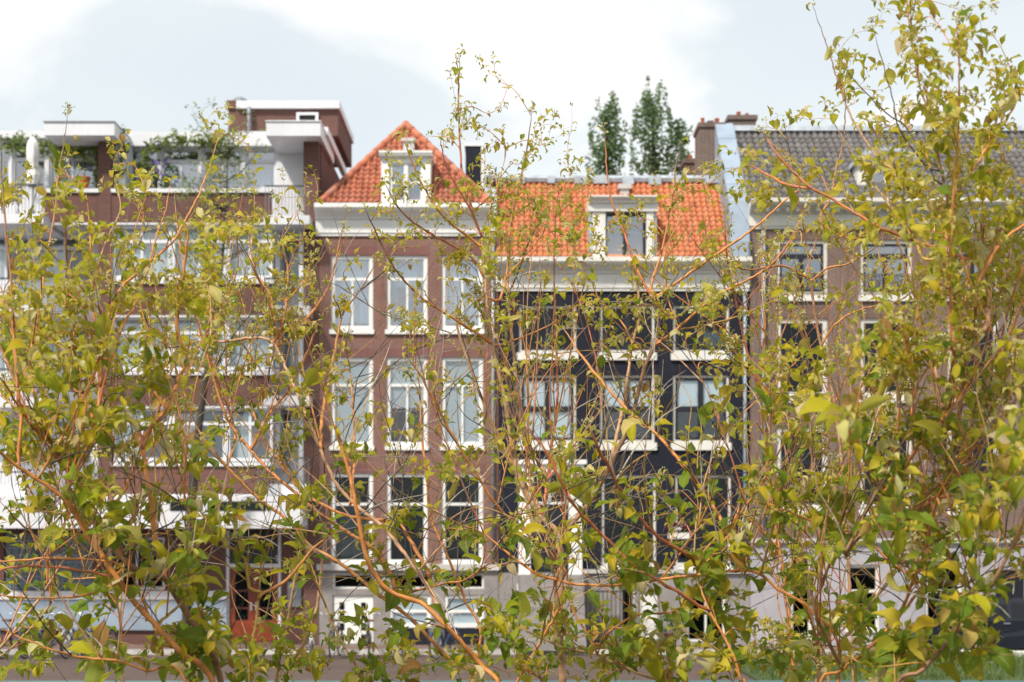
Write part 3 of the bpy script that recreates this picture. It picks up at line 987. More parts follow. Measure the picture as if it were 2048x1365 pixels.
# px on the recess plane are given on the front plane; convert so that they line up there
def shell_rec(holes, x0, x1, y0, y1, m, name):
    return shell(A, x0, x1, y0, y1, YB, holes, m, depth=4.6, name=name)
rear = shell_rec(gl_holes + top_holes, XL, 637*1.0, 270, 1060, M['white_clean'], 'rear_wall')
for h in gl_holes:
    window(A, h, YB, W_, t=5, rows=((.22, 2), (.78, 2)) if h[2]-h[0] > 60 else ((1, 1),), glass='glass', st=5, curtain=[('net', (0, .45 if h[2]-h[0] > 60 else 1), (.1, 1))])
for h in top_holes:
    window(A, h, YB, W_, t=4, rows=((.28, 1), (.72, 2 if h[2]-h[0] > 66 else 1)), glass='glass_sky', st=5, curtain=[('net', (0, 1), (.3, 1))] if h[0] > 90 else None)
# piers
pr = MB()
MB().pbox(196, 222, 272, 1062, FY, YB-.002, FY).build('pier', M['brick_mod'], A)
MB().pbox(607, 637.5, 272, YG+2, FY, FY+5.5, FY).build('pier', M['brick_mod'], A)
# brick spandrels with white copings
for (a, b), (c, d) in (((222.3, 541), (386, 446)), ((88, 195.7), (386, 446)), ((222.3, 545), (568, 631)), ((222.3, 545), (751, 813)), ((222.3, 545), (933, 989))):
    sp = MB().pbox(a, b, c, d, FY+.02, FY+.22, FY).build('brick_spandrel', M['brick_mod'], A)
    MB().pbox(a-(.0 if a < 222 else -.3), b+3, c-8, c-.2, FY-.04, FY+.26, FY).build('coping', W_, sp)
    MB().pbox(a, b, d+.2, d+4, FY-.02, YB-.003, FY).build('floor_edge', W_, sp)
# flush window bands of the lower floors
for fi, (c, d) in enumerate(floors):
    for i, (a, b) in enumerate(((223, 342), (343, 452), (453, 545))):
        window(A, (a, c+2, b, d-8), FY+.04, W_, t=6, rows=((.27, 2), (.73, 2)), glass='glass', st=5,
               curtain=[('net', (0, 1 if fi < 2 else .5), (.05, 1))])
# balconies of the right bay
def balcony(x0, x1, ys, ye, rail_y, front=39.35, solid=False):
    s_ = MB().pbox(x0, x1, ys, ye, front, YB-.004, front).build('balcony', W_, A)
    if solid: return s_
    yf = front + .08
    zt, zb = pz(rail_y, front), pz(ys, front)
    n = max(4, int((x1-x0)/7))
    for i in range(n+1):
        xx = px(x0+3, front) + (px(x1-3, front)-px(x0+3, front))*i/n
        MB().tube([(xx, yf, zb), (xx, yf, zt)], .009, 4).build('baluster', M['metal_grey'], s_)
    MB().tube([(px(x0+2, front), yf, zt), (px(x1-2, front), yf, zt)], .022, 6).build('handrail', M['rail_dark'], s_)
    return s_
balcony(527, 619, 431, 449, 371)
balcony(527, 619, 612, 631, 556)
balcony(527, 619, 792, 811, 736)
balcony(512, 619, 969, 991, 916)
balcony(XL, 86, 428, 447, 368)
balcony(XL, 86, 612, 632, 556)
balcony(XL, 86, 795, 815, 738)
balcony(XL, 52, 973, 992, 944)
for c, d in floors:
    MB().pbox(546, 556, c-2, d+4, FY+.3, YB-.003, FY).build('white_panel', W_, A)
MB().pbox(598, 606.7, 450, 1058, FY-.02, YB-.02, FY).build('white_edge', W_, A)
# canopy over the ground floor
cp = MB().pbox(XL, 604, 992, 1057, 38.9, YB-.005, 38.9).build('canopy', W_, A)
for a, b, c, d in ((66, 112, 1001, 1024), (340, 405, 1003, 1022), (415, 532, 1003, 1022)):
    MB().pbox(a, b, c, d, 38.885, 38.899, 38.9).build('canopy_slot', M['black'], cp)
    MB().pbox(a+2, b-2, c+2, d-2, 38.878, 38.884, 38.9).build('slot_pane', M['glass_dark'], cp)
# roof fascias and boxes
MB().pbox(XL, 90, 262, 276, FY+.9, YB+3.5, FY+.9).build('fascia', W_, A)
MB().pbox(226, 560, 263, 292, FY+.95, YB+3.5, FY+.95).build('fascia', W_, A)
b1 = MB().pbox(88, 229, 245, 271, 39.4, YB+1, 39.4).build('roof_box', W_, A)
MB().pbox(87, 230, 242.5, 244.8, 39.37, YB+1.02, 39.4).build('box_trim', M['metal_grey'], b1)
b2 = MB().pbox(532, 641, 244, 272, 39.4, YB+1.2, 39.4).build('roof_box', W_, A)
MB().pbox(531, 642, 241.5, 243.8, 39.37, YB+1.22, 39.4).build('box_trim', W_, b2)
MB().pbox(222.5, 244, 275, 378, FY+.3, YB-.006, FY).build('white_panel', W_, A)
MB().pbox(641.2, 652, 246, 262, FY+.4, FY+5, FY).build('side_gutter', W_, A)
# stair tower on the roof
Yp = 42.0
tw_ = MB().pbox(457, 676, 219, 272, Yp, Yp+3.6, Yp).build('stair_tower', M['brick_mod'], A)
MB().pbox(474, 680, 204, 219, Yp-.12, Yp+3.7, Yp).build('tower_fascia', W_, tw_)
MB().pbox(454, 473.7, 202, 218.7, Yp-.06, Yp+3.6, Yp).build('tower_cap', M['brick_mod'], tw_)
pipe(A, 498, 214, 262, Yp-.16, M['metal_grey'], .05)
window(tw_, (592, 224, 636, 252), Yp-.13, W_, t=5, glass='glass_sky', name='small_window')
MB().pbox(594, 634, 226, 250, Yp-.025, Yp-.015, Yp).build('tower_room_shade', M['painted_room_shade'], tw_)  # dark sheet over the brick, painted as shade behind the pane
MB().lathe([(.12, 0), (.12, .22), (.2, .24), (.2, .34), (.08, .42)], (px(480, 43), 43, pz(203, 42)), 10).build('vent_cowl', M['metal_grey'], tw_)
# right flank of the block above the neighbour's roof, with its white verge
MB().pbox(637.6, 639.5, 275, 420, FY+.3, FY+5.4, FY).build('flank_wall', M['brick_mod'], A)
# ground floor
gf = [(8, 1066, 186, 1182), (215, 1075, 330, 1180), (452, 1062, 562, 1284)]
shell(A, XL, 606.6, 1057, YG+2, FY+.3, gf, M['brick_mod'], name='ground_storey', reveal=.2)
MB().pbox(XL, 450, 1183, 1200, FY+.18, FY+.298, FY).build('plinth_band', W_, A)
MB().pbox(XL, 450, 1200.3, 1262, FY+.22, FY+.297, FY).build('plinth_panel', M['zinc'], A)
# glass block panel
gb_ = MB().pbox(9, 185, 1067, 1181, FY+.40, FY+.44, FY+.3).build('glass_block_panel', M['metal_grey'], A)
kb = N('glass_block')
kb.b.inputs['Base Color'].default_value = (.10, .14, .17, 1)
kb.b.inputs['Roughness'].default_value = .15
kb.bump(kb.noise(kb.geo(), 14, 3), .4, .02)
bme = MB()
s_ = .155
bme.box(-s_/2, s_/2, -.03, .03, -s_/2, s_/2)
bx_ = bme.build('glass_block', kb.m, None)
bmod = bx_.data
bpy.data.objects.remove(bx_)
for i in range(13):
    for j in range(8):
        o = bpy.data.objects.new('glass_block', bmod)
        link(o)
        o.location = (px(16+i*13.5, FY+.3), FY+.385, pz(1075+j*14.2, FY+.3))
        adopt(o, gb_)
window(A, (215, 1075, 330, 1180), FY+.3, W_, t=5, rows=((1, 2),), glass='glass_dark')
# entrance: dark sign panel over red wooden doors
en = MB()
Ye = FY+.3
en.pbox(452, 458, 1062, 1284, Ye+.02, Ye+.12, Ye).pbox(556, 562, 1062, 1284, Ye+.02, Ye+.12, Ye).pbox(458, 556, 1128, 1136, Ye+.02, Ye+.12, Ye)
ef = en.build('entrance_frame', W_, A)
MB().pbox(458.2, 555.8, 1063, 1127.8, Ye+.07, Ye+.10, Ye).build('sign_panel', M['black'], ef)
cu = bpy.data.curves.new('sign_letter', 'FONT')
cu.body = 'S'
cu.size = .23
cu.extrude = .006
cu.materials.append(W_)
so = bpy.data.objects.new('sign_letter', cu)
sm_me = bpy.data.meshes.new_from_object(so)
bpy.data.objects.remove(so)
sm_me.transform(Matrix.Translation((px(550, Ye), Ye+.06, pz(1123, Ye))) @ Matrix.Rotation(R(90), 4, 'X'))
so = bpy.data.objects.new('sign_letter', sm_me)
link(so)
adopt(so, ef)
for a, b in ((458.4, 506.8), (507.2, 555.6)):
    dl = MB().pbox(a, b, 1136.3, 1283, Ye+.06, Ye+.11, Ye).build('door', M['red_door'], A)
    for c, d in ((1144, 1180), (1184, 1215), (1219, 1240)):
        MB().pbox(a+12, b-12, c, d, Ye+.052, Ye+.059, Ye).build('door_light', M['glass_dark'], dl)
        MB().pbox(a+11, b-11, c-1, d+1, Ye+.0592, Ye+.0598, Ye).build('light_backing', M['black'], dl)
    MB().pbox(b-7 if a < 500 else a+3, b-3 if a < 500 else a+7, 1205, 1222, Ye+.02, Ye+.058, Ye).build('door_handle', M['chrome'], dl)
# letterbox panel and small white door beside the entrance
MB().pbox(572, 600, 1165, 1215, FY+.26, FY+.297, FY).build('letterbox_panel', M['metal_grey'], A)

# ------------------------------------------------------------------ things on the balconies
ps = thing('closed_parasol', (px(66, 39.9), 39.9, pz(428, 39.4)), 'closed white canvas parasol on the top balcony', 'parasol')
pp = []
zz0, zz1 = pz(375), pz(277)
for i in range(13):
    f = i/12
    rr = .20 if f < .3 else .15
    prof_r = [.14, .17, .19, .20, .13, .12, .15, .165, .165, .16, .145, .11, .03][i]
    pp.append((prof_r, zz0 + (zz1-zz0)*f))
cb = MB()
sides = 18
vs, fs = [], []
for i, (r_, z_) in enumerate(pp):
    for k in range(sides):
        th = 2*math.pi*k/sides
        rr = r_*(1+.16*math.cos(th*6 + i*.15))
        vs.append((px(66, 39.9)+rr*math.cos(th), 39.9+rr*math.sin(th), z_))
for i in range(len(pp)-1):
    for k in range(sides):
        l_ = (k+1) % sides
        fs.append((i*sides+k, i*sides+l_, (i+1)*sides+l_, (i+1)*sides+k))
fs.append(tuple(range(12*sides, 13*sides)))
cb.add(vs, fs)
cb.build('canopy', M['fabric_white'], ps, smooth=True)
MB().tube([(px(66, 39.9), 39.9, pz(428, 39.4)), (px(66, 39.9), 39.9, pz(272))], .02, 8).build('pole', M['metal_grey'], ps)
MB().lathe([(.24, 0), (.24, .06), (.05, .09), (.05, .2)], (px(66, 39.9), 39.9, pz(428, 39.4)), 14).build('base', M['metal_grey'], ps)

def leaf_cloud(mb, c, rad, n, size, rnd, squash=1.0):
    for _ in range(n):
        while True:
            p = Vector((rnd.uniform(-1, 1), rnd.uniform(-1, 1), rnd.uniform(-1, 1)))
            if p.length < 1: break
        p = Vector((p.x*rad[0], p.y*rad[1], p.z*rad[2])) + Vector(c)
        a = Vector((rnd.gauss(0, 1), rnd.gauss(0, 1), rnd.gauss(0, .6))).normalized()
        b = a.cross(Vector((rnd.gauss(0, 1), rnd.gauss(0, 1), rnd.gauss(0, 1)))).normalized()
        s = size*rnd.uniform(.6, 1.4)
        mb.add([p-a*s, p+b*s*.45, p+a*s, p-b*s*.45], [(0, 1, 2, 3)])

def foliage_mat(name, lo, mid_, hi, trans=.3):
    k = N(name)
    ge = k.n('ShaderNodeNewGeometry')
    c = k.ramp(ge.outputs['Random Per Island'], [(0, lo), (.5, mid_), (1, hi)])
    k.l(c, k.b.inputs['Base Color'])
    k.b.inputs['Roughness'].default_value = .6
    tr = k.n('ShaderNodeBsdfTranslucent')
    k.l(c, tr.inputs['Color'])
    mx = k.n('ShaderNodeMixShader')
    mx.inputs[0].default_value = trans
    k.l(k.b.outputs[0], mx.inputs[1])
    k.l(tr.outputs[0], mx.inputs[2])
    k.l(mx.outputs[0], k.out.inputs['Surface'])
    return k.m
M['vine_leaf'] = foliage_mat('vine_leaf', (.09, .13, .025), (.15, .21, .04), (.24, .29, .08))
M['poplar_leaf'] = foliage_mat('evergreen_leaf', (.075, .135, .045), (.115, .19, .065), (.17, .24, .10), .35)
M['young_leaf'] = foliage_mat('young_leaf', (.12, .17, .04), (.18, .24, .06), (.26, .30, .10), .35)
M['purple'] = plain('purple_petal', (.24, .18, .42), .7, .1, 20)
M['maroon'] = plain('maroon_petal', (.10, .012, .03), .7, .1, 20)
M['bark'] = plain('dark_bark', (.05, .042, .035), .9, .3, 12, bump=.5)

rv = random.Random(21)
def vine(name, pts, n, spread, label, mat_, size=.07, Y=40.3):
    root = thing(name, (px(pts[0][0], Y), Y, pz(pts[0][1], Y)), label, 'vine')
    w = [Vector((px(x, Y), Y+rv.uniform(-.1, .1), pz(y, Y))) for x, y in pts]
    MB().tube(w, .018, 5).build('stem', M['bark'], root)
    mb = MB()
    for i in range(len(w)-1):
        nn = max(3, int(n*2.0*(w[i+1]-w[i]).length))
        for q in range(nn):
            c = w[i].lerp(w[i+1], rv.random()) + Vector((rv.gauss(0, spread*.4), rv.gauss(0, .1), rv.gauss(0, spread)))
            leaf_cloud(mb, c, (.15, .12, .12), 8, size, rv)
    mb.build('foliage', mat_, root)
    return root
vine('climbing_vine', [(195, 380), (205, 330), (190, 300), (120, 295), (60, 292), (5, 288)], 20, .12, 'green climbing vine along the roof edge over the parasol balcony', M['vine_leaf'], Y=40.6)
vine('climbing_vine', [(222, 378), (240, 330), (248, 290), (240, 272), (250, 266)], 7, .07, 'thin vine climbing the white corner beside the projecting roof box', M['vine_leaf'], Y=40.2)
vine('climbing_vine', [(285, 378), (290, 330), (300, 300), (330, 288), (380, 284), (430, 284), (470, 290)], 17, .09, 'pale green vine trained under the fascia above the top windows', M['vine_leaf'], Y=40.6)

def pot_plant(x, ybase, Y, label, h=.5, cat='plant'):
    t_ = thing('potted_plant', (px(x, Y), Y, pz(ybase, Y)), label, cat, 'pot plants on the balconies')
    MB().lathe([(.11, 0), (.16, .25), (.18, .25), (.18, .30), (.15, .30)], (px(x, Y), Y, pz(ybase, Y)), 14).build('pot', M['terracotta'], t_)
    z0 = pz(ybase, Y)
    MB().tube([(px(x, Y), Y, z0+.25), (px(x, Y)+.03, Y, z0+.3+h*.6), (px(x, Y), Y, z0+.3+h)], .014, 5).build('stem', M['bark'], t_)
    mb = MB()
    for q in range(10):
        leaf_cloud(mb, (px(x, Y)+rv.gauss(0, .22), Y+rv.gauss(0, .15), z0+.32+h*rv.uniform(.6, 1.15)), (.12, .12, .07), 9, .06, rv)
    mb.build('foliage', M['vine_leaf'], t_)
    return t_
pot_plant(168, 377.5, FY+.12, 'small leafy tree in a terracotta pot on the brick parapet', .62)
fl = thing('flowering_shrub', (px(315, 40.7), 40.7, pz(385, 40.7)), 'dark shrub with lilac flowers before the top windows', 'shrub')
mb = MB()
for q in range(30):
    leaf_cloud(mb, (px(312+rv.gauss(0, 14), 40.7), 40.7+rv.gauss(0, .12), pz(352+rv.gauss(0, 16), 40.7)), (.12, .12, .12), 8, .06, rv)
mb.build('foliage', M['poplar_leaf'], fl)
MB().tube([(px(313, 40.7), 40.7, pz(385, 40.7)), (px(316, 40.7), 40.7, pz(340, 40.7))], .02, 5).build('stem', M['bark'], fl)
for q in range(14):
    x_, y_ = 310+rv.gauss(0, 13), 334+rv.gauss(0, 13)
    mb = MB()
    leaf_cloud(mb, (px(x_, 40.55), 40.5, pz(y_, 40.55)), (.05, .04, .05), 10, .05, rv)
    mb.build('flower', M['purple'], fl)
tb = thing('balcony_chair', (px(20, 39.9), 39.9, pz(428, 39.4)), 'dark folding chair on the top balcony behind the railing', 'chair')
cx_ = px(22, 39.9)
for dx in (-.2, .2):
    MB().tube([(cx_+dx, 39.7, pz(428, 39.4)), (cx_+dx, 40.05, pz(428, 39.4)+.5)], .014, 5).build('leg', M['rail_dark'], tb)
    MB().tube([(cx_+dx, 40.05, pz(428, 39.4)), (cx_+dx, 39.75, pz(428, 39.4)+.48)], .014, 5).build('leg', M['rail_dark'], tb)
    MB().tube([(cx_+dx, 40.05, pz(428, 39.4)+.48), (cx_+dx, 40.15, pz(428, 39.4)+.95)], .014, 5).build('back_post', M['rail_dark'], tb)
MB().box(cx_-.22, cx_+.22, 39.72, 40.1, pz(428, 39.4)+.47, pz(428, 39.4)+.5).build('seat', M['rail_dark'], tb)
for q in range(3):
    MB().box(cx_-.22, cx_+.22, 40.08+.03*q, 40.1+.03*q, pz(428, 39.4)+.6+.12*q, pz(428, 39.4)+.66+.12*q).build('back_slat', M['rail_dark'], tb)

# slender street tree in front of the block
tr_ = thing('street_tree', (px(372, 37.6), 37.6, 0), 'slender street tree with sparse young leaves before the white balconies', 'tree')
Yt_ = 37.6
tpts = [(372, 1340), (374, 1200), (380, 1050), (392, 900), (408, 780), (424, 690), (438, 600), (446, 500), (452, 400), (456, 300)]
tw3_ = [Vector((px(x, Yt_), Yt_ + .05*math.sin(i), max(0, pz(y, Yt_)) if i else 0)) for i, (x, y) in enumerate(tpts)]
MB().tube(tw3_, [.13, .12, .11, .10, .085, .065, .05, .035, .024, .01], 9).build('trunk', M['bark'], tr_, smooth=True)
lim, crown = MB(), MB()
for q in range(46):
    i = rv.randint(4, 8)
    p = tw3_[i].lerp(tw3_[min(i+1, 9)], rv.random())
    a = rv.uniform(0, 6.28)
    Lb = rv.uniform(.6, 1.9) * (1 if i < 7 else .75)
    e = p + Vector((math.cos(a)*Lb*.85, math.sin(a)*Lb*.5, Lb*rv.uniform(.35, 1.0)))
    m_ = p.lerp(e, .5) + Vector((0, 0, -.1))
    lim.tube([p, m_, e], [.022, .014, .005], 4)
    for s in range(6):
        b = p.lerp(e, rv.uniform(.3, 1))
        f = b + Vector((rv.gauss(0, .3), rv.gauss(0, .2), rv.uniform(0, .4)))
        lim.tube([b, f], [.006, .003], 3)
        leaf_cloud(crown, f, (.20, .20, .16), 13, .042, rv)
lim.build('limbs', M['bark'], tr_)
crown.build('crown', M['young_leaf'], tr_)

# evergreens behind the roofs
def poplar(x0, x1, ytop, Y, label, seed, lobe=None):
    r_ = random.Random(seed)
    xm = (x0+x1)/2
    t_ = thing('poplar_tree', (px(xm, Y), Y, 0), label, 'tree', 'trees behind the roofs')
    top = pz(ytop, Y)
    hw = (px(x1, Y)-px(x0, Y))/2
    MB().tube([(px(xm, Y), Y, 0), (px(xm, Y)+.2, Y, top*.6), (px(xm, Y), Y, top-.3)], [.4, .25, .03], 8).build('trunk', M['bark'], t_)
    mb = MB()
    for q in range(340):
        f = r_.random()**.8
        z = top - f*11.5
        lim_ = hw*min(1, .34 + f*4.5)*r_.uniform(.75, 1.12)
        a = r_.uniform(0, 6.28)
        rr = lim_*math.sqrt(r_.random())
        leaf_cloud(mb, (px(xm, Y)+rr*math.cos(a), Y+rr*math.sin(a), z), (.28, .28, .42), 26, .095, r_)
    if lobe:      # a second, lower leader on one side
        lx, ltop, lw = px(lobe[0], Y), pz(lobe[1], Y), px(CX+lobe[2], Y)
        for q in range(230):
            f = r_.random()**.8
            a, rr = r_.uniform(0, 6.28), lw*min(1, .34+f*4)*math.sqrt(r_.random())
            leaf_cloud(mb, (lx+rr*math.cos(a), Y+rr*math.sin(a), ltop-f*9), (.28, .28, .42), 26, .095, r_)
    # spiky shoots at the outline
    for q in range(70):
        f = r_.random()**1.3
        z = top - f*6
        s = r_.choice((-1, 1))
        x = px(xm, Y) + s*hw*min(1, .3+f*4.0)*r_.uniform(.8, 1.2)
        leaf_cloud(mb, (x, Y+r_.gauss(0, .5), z+.3), (.1, .1, .38), 16, .085, r_)
    mb.build('crown', M['poplar_leaf'], t_)
poplar(1181, 1243, 217, 58, 'narrow dark green tree behind the orange roof, the slimmer of two', 3)
poplar(1270, 1340, 195, 60, 'taller dark green tree behind the orange roof near the chimneys', 4, (1358, 240, 24))

# ================================================================== street level
def bicycle(x, yb, Y, ang, fm, label):
    c, s = math.cos(ang), math.sin(ang)
    X0 = px(x, Y)
    Z0 = yb
    def T(p): return Vector((X0 + p[0]*c - p[1]*s, Y + p[0]*s + p[1]*c, Z0 + p[2]))
    b = thing('bicycle', (X0, Y, Z0), label, 'bicycle', 'bicycles parked in front of the houses')
    def tb_(name, segs, r, m, par, sd=6):
        mb = MB()
        for sg in segs: mb.tube([T(p) for p in sg], r, sd)
        return mb.build(name, m, par, smooth=True)
    for wx in (-.54, .54):
        ring = [(wx+.33*math.cos(q*math.pi/12), 0, .34+.33*math.sin(q*math.pi/12)) for q in range(24)]
        wh = MB().tube([T(p) for p in ring], .02, 6, closed=True).build('wheel', M['rubber'], b, smooth=True)
        ring2 = [(wx+.305*math.cos(q*math.pi/12), 0, .34+.305*math.sin(q*math.pi/12)) for q in range(24)]
        MB().tube([T(p) for p in ring2], .011, 5, closed=True).build('rim', M['chrome'], wh, smooth=True)
        sp = MB()
        for q in range(12):
            th = q*math.pi/6
            sp.tube([T((wx, .02*(-1)**q, .34)), T((wx+.30*math.cos(th), 0, .34+.30*math.sin(th)))], .0025, 3, caps=False)
        sp.build('spokes', M['chrome'], wh)
        gd = [(wx+.375*math.cos(q*math.pi/10), 0, .34+.375*math.sin(q*math.pi/10)) for q in range(1, 10)]
        MB().tube([T(p) for p in gd], .022, 5).build('mudguard', fm, b, smooth=True)
    tb_('frame', [[(-.12, 0, .30), (-.22, 0, .80)], [(-.12, 0, .30), (.40, 0, .74)], [(-.20, 0, .70), (.38, 0, .84)], [(-.12, 0, .30), (-.54, .05, .34)],
                  [(-.12, 0, .30), (-.54, -.05, .34)], [(-.20, 0, .70), (-.54, .05, .34)], [(-.20, 0, .70), (-.54, -.05, .34)]], .018, fm, b)
    tb_('fork', [[(.36, 0, .92), (.44, .05, .6), (.54, .05, .34)], [(.44, -.05, .6), (.54, -.05, .34)]], .015, fm, b)
    tb_('handlebar', [[(.36, 0, .9), (.34, 0, 1.08)], [(.18, .28, 1.06), (.30, .24, 1.10), (.34, 0, 1.08), (.30, -.24, 1.10), (.18, -.28, 1.06)]], .013, M['chrome'], b)
    tb_('crank', [[(-.12, -.1, .30), (-.12, .1, .30)], [(-.12, .1, .30), (.02, .1, .22)], [(-.12, -.1, .30), (-.26, -.1, .38)]], .012, M['chrome'], b)
    tb_('carrier', [[(-.28, .06, .74), (-.78, .06, .74)], [(-.28, -.06, .74), (-.78, -.06, .74)], [(-.78, .06, .74), (-.54, .07, .34)], [(-.78, -.06, .74), (-.54, -.07, .34)]], .009, M['metal_grey'], b)
    tb_('seat_post', [[(-.21, 0, .76), (-.25, 0, .92)]], .012, M['chrome'], b)
    sd = MB()
    sp_ = [(-.40, .11), (-.36, .13), (-.26, .10), (-.14, .035), (-.05, .025)]
    top = [T((q, w, .96)) for q, w in sp_] + [T((q, -w, .96)) for q, w in reversed(sp_)]
    bot = [T((q, w*.8, .91)) for q, w in sp_] + [T((q, -w*.8, .91)) for q, w in reversed(sp_)]
    n = len(top)
    sd.add(top+bot, [tuple(range(n))] + [tuple(range(2*n-1, n-1, -1))] + [(i, n+i, n+(i+1) % n, (i+1) % n) for i in range(n)])
    sd.build('saddle', M['leather'], b)
    return b
bicycle(30, 0, 37.4, R(75), M['bike_blue'], 'blue bicycle at the outer end of the row by the glass blocks')
bicycle(72, 0, 37.5, R(80), M['bike_black'], 'black bicycle second in the row by the glass blocks')
bicycle(112, 0, 37.4, R(72), M['bike_blue'], 'blue bicycle third in the row by the glass blocks')
bicycle(150, 0, 37.5, R(83), M['bike_white'], 'white bicycle in the row by the glass blocks')
bicycle(192, 0, 37.4, R(70), M['bike_blue'], 'blue bicycle nearest the slender street tree')
bicycle(672, 0, 37.4, R(86), M['bike_black'], 'black bicycle seen end on below the white panelled door')
bicycle(738, 0, 37.3, R(95), M['bike_black'], 'black bicycle standing between white door and dark cellar panel')
bicycle(802, 0, 37.3, R(88), M['bike_white'], 'white bicycle seen end on before the dark cellar panel')
bicycle(892, 0, 37.2, R(65), M['bike_blue'], 'blue bicycle at the foot of the red house corner')
bicycle(622, 0, 37.5, R(100), M['bike_white'], 'pale bicycle beside the brick pier of the red entrance')

# dark car parked at the kerb
def car(xw, Y, label):
    X0 = px(xw, Y)      # front wheel centre
    c = thing('parked_car', (X0+1.3, Y+.85, 0), label, 'car')
    side = [(-.85, .32), (-.86, .62), (-.70, .78), (.10, .92), (.62, 1.36), (.95, 1.45), (2.0, 1.46), (2.7, 1.30), (3.25, .98), (3.42, .90), (3.45, .40), (3.38, .30), (2.98, .28)]
    def arch(cx, r, n=7): return [(cx + r*math.cos(math.pi*i/n), .30+r*math.sin(math.pi*i/n)) for i in range(n+1)]
    poly = side + arch(2.6, .36) + [(2.2, .24), (.4, .24)] + arch(0, .36) + [(-.4, .30)]
    bm_ = MB()
    n = len(poly)
    secs = []
    for f, ins in ((0, .10), (.06, .02), (.5, 0), (1.24, 0), (1.68, .02), (1.74, .10)):
        ring = []
        for (a, z) in poly:
            tum = max(0, z-.92)*.28
            yy = Y + f + (tum if f < .6 else -tum)*(1 if f not in (.5, 1.24) else 0)
            ring.append((X0 + a + (ins*.3 if a < 0 else -ins*.3 if a > 3 else 0), yy, z - (ins*.25 if z > .4 else 0)))
        secs.append(ring)
    vs = [p for r_ in secs for p in r_]
    fs = []
    for s in range(len(secs)-1):
        for i in range(n):
            j = (i+1) % n
            fs.append((s*n+i, s*n+j, (s+1)*n+j, (s+1)*n+i))
    fs.append(tuple(range(n-1, -1, -1)))
    fs.append(tuple(range((len(secs)-1)*n, len(secs)*n)))
    bm_.add(vs, fs)
    body = bm_.build('body', M['car_paint'], c)
    for poly_ in ([(.30, .96), (.70, 1.30), (1.30, 1.36), (1.30, .97)], [(1.36, .97), (1.36, 1.36), (2.0, 1.36), (2.5, 1.25), (2.85, 1.0)]):
        MB().add([(X0+a, Y-.006 + max(0, z-.92)*.28, z) for a, z in poly_], [tuple(range(len(poly_)-1, -1, -1))]).build('side_window', M['glass_dark'], c)
    for cx in (0, 2.6):
        ty = MB().tube([(X0+cx+.25*math.cos(q*math.pi/12), Y+.07, .31+.25*math.sin(q*math.pi/12)) for q in range(24)], .075, 8, closed=True).build('wheel', M['rubber'], c, smooth=True)
        rm_ = MB()
        for q in range(5):
            th = q*2*math.pi/5
            rm_.tube([(X0+cx, Y-.01, .31), (X0+cx+.19*math.cos(th), Y-.005, .31+.19*math.sin(th))], [.035, .03], 6)
        rm_.tube([(X0+cx+.19*math.cos(q*math.pi/10), Y-.0, .31+.19*math.sin(q*math.pi/10)) for q in range(20)], .022, 6, closed=True)
        rm_.build('rim', M['chrome'], ty, smooth=True)
    MB().add([(X0-.80, Y+.02, .62), (X0-.80, Y+.40, .62), (X0-.74, Y+.40, .74), (X0-.66, Y+.0, .76)], [(0, 1, 2, 3)]).build('headlight', M['chrome'], c)
    MB().box(X0+.62, X0+.76, Y-.16, Y-.02, .95, 1.06).build('mirror', M['car_paint'], c)
    MB().box(X0+1.15, X0+1.32, Y-.03, Y-.008, .84, .865).build('door_handle', M['chrome'], c)
    return c
car(1914, 37.3, 'dark blue parked car with silver wheels by the brown house')
wk = thing('white_beam', (px(2000, 36.9), 36.95, 0), 'long low white beam lying along the road before the dark car', 'beam')
MB().ex([(36.85, .012), (36.83, .03), (36.83, .17), (36.85, .19), (37.05, .19), (37.07, .17), (37.07, .012)], px(1922, 36.9), px(2240, 36.9)).build('beam', M['white'], wk)

# plants by the navy house
bp_ = thing('potted_shrub', (px(1332, 38.9), 38.9, G), 'dark green shrub in a maroon pot before the navy house', 'plant')
MB().lathe([(.14, 0), (.2, .35), (.22, .38), (.18, .38)], (px(1340, 38.9), 38.9, G), 14).build('pot', M['maroon'], bp_)
mb = MB()
for q in range(30):
    leaf_cloud(mb, (px(1338, 38.9)+rv.gauss(0, .16), 38.9+rv.gauss(0, .14), G+.62+rv.gauss(0, .17)), (.1, .1, .1), 14, .05, rv)
mb.build('foliage', M['poplar_leaf'], bp_)
fb = thing('flower_box', (px(1352, FY), FY-.25, pz(1075)), 'window box with maroon and white flowers on the navy wall', 'flower box')
MB().pbox(1335, 1376, 1066, 1078, FY-.36, FY-.01, FY).build('box', M['white_old'], fb)
mb, mb2 = MB(), MB()
for q in range(24):
    leaf_cloud(mb, (px(1354+rv.gauss(0, 12)), FY-.2+rv.gauss(0, .06), pz(1056+rv.gauss(0, 7))), (.06, .06, .06), 9, .05, rv)
for q in range(9):
    leaf_cloud(mb2, (px(1352+rv.gauss(0, 10)), FY-.27+rv.gauss(0, .04), pz(1055+rv.gauss(0, 3))), (.04, .03, .04), 9, .05, rv)
mb.build('maroon_flowers', M['maroon'], fb)
mb2.build('white_flowers', M['white'], fb)
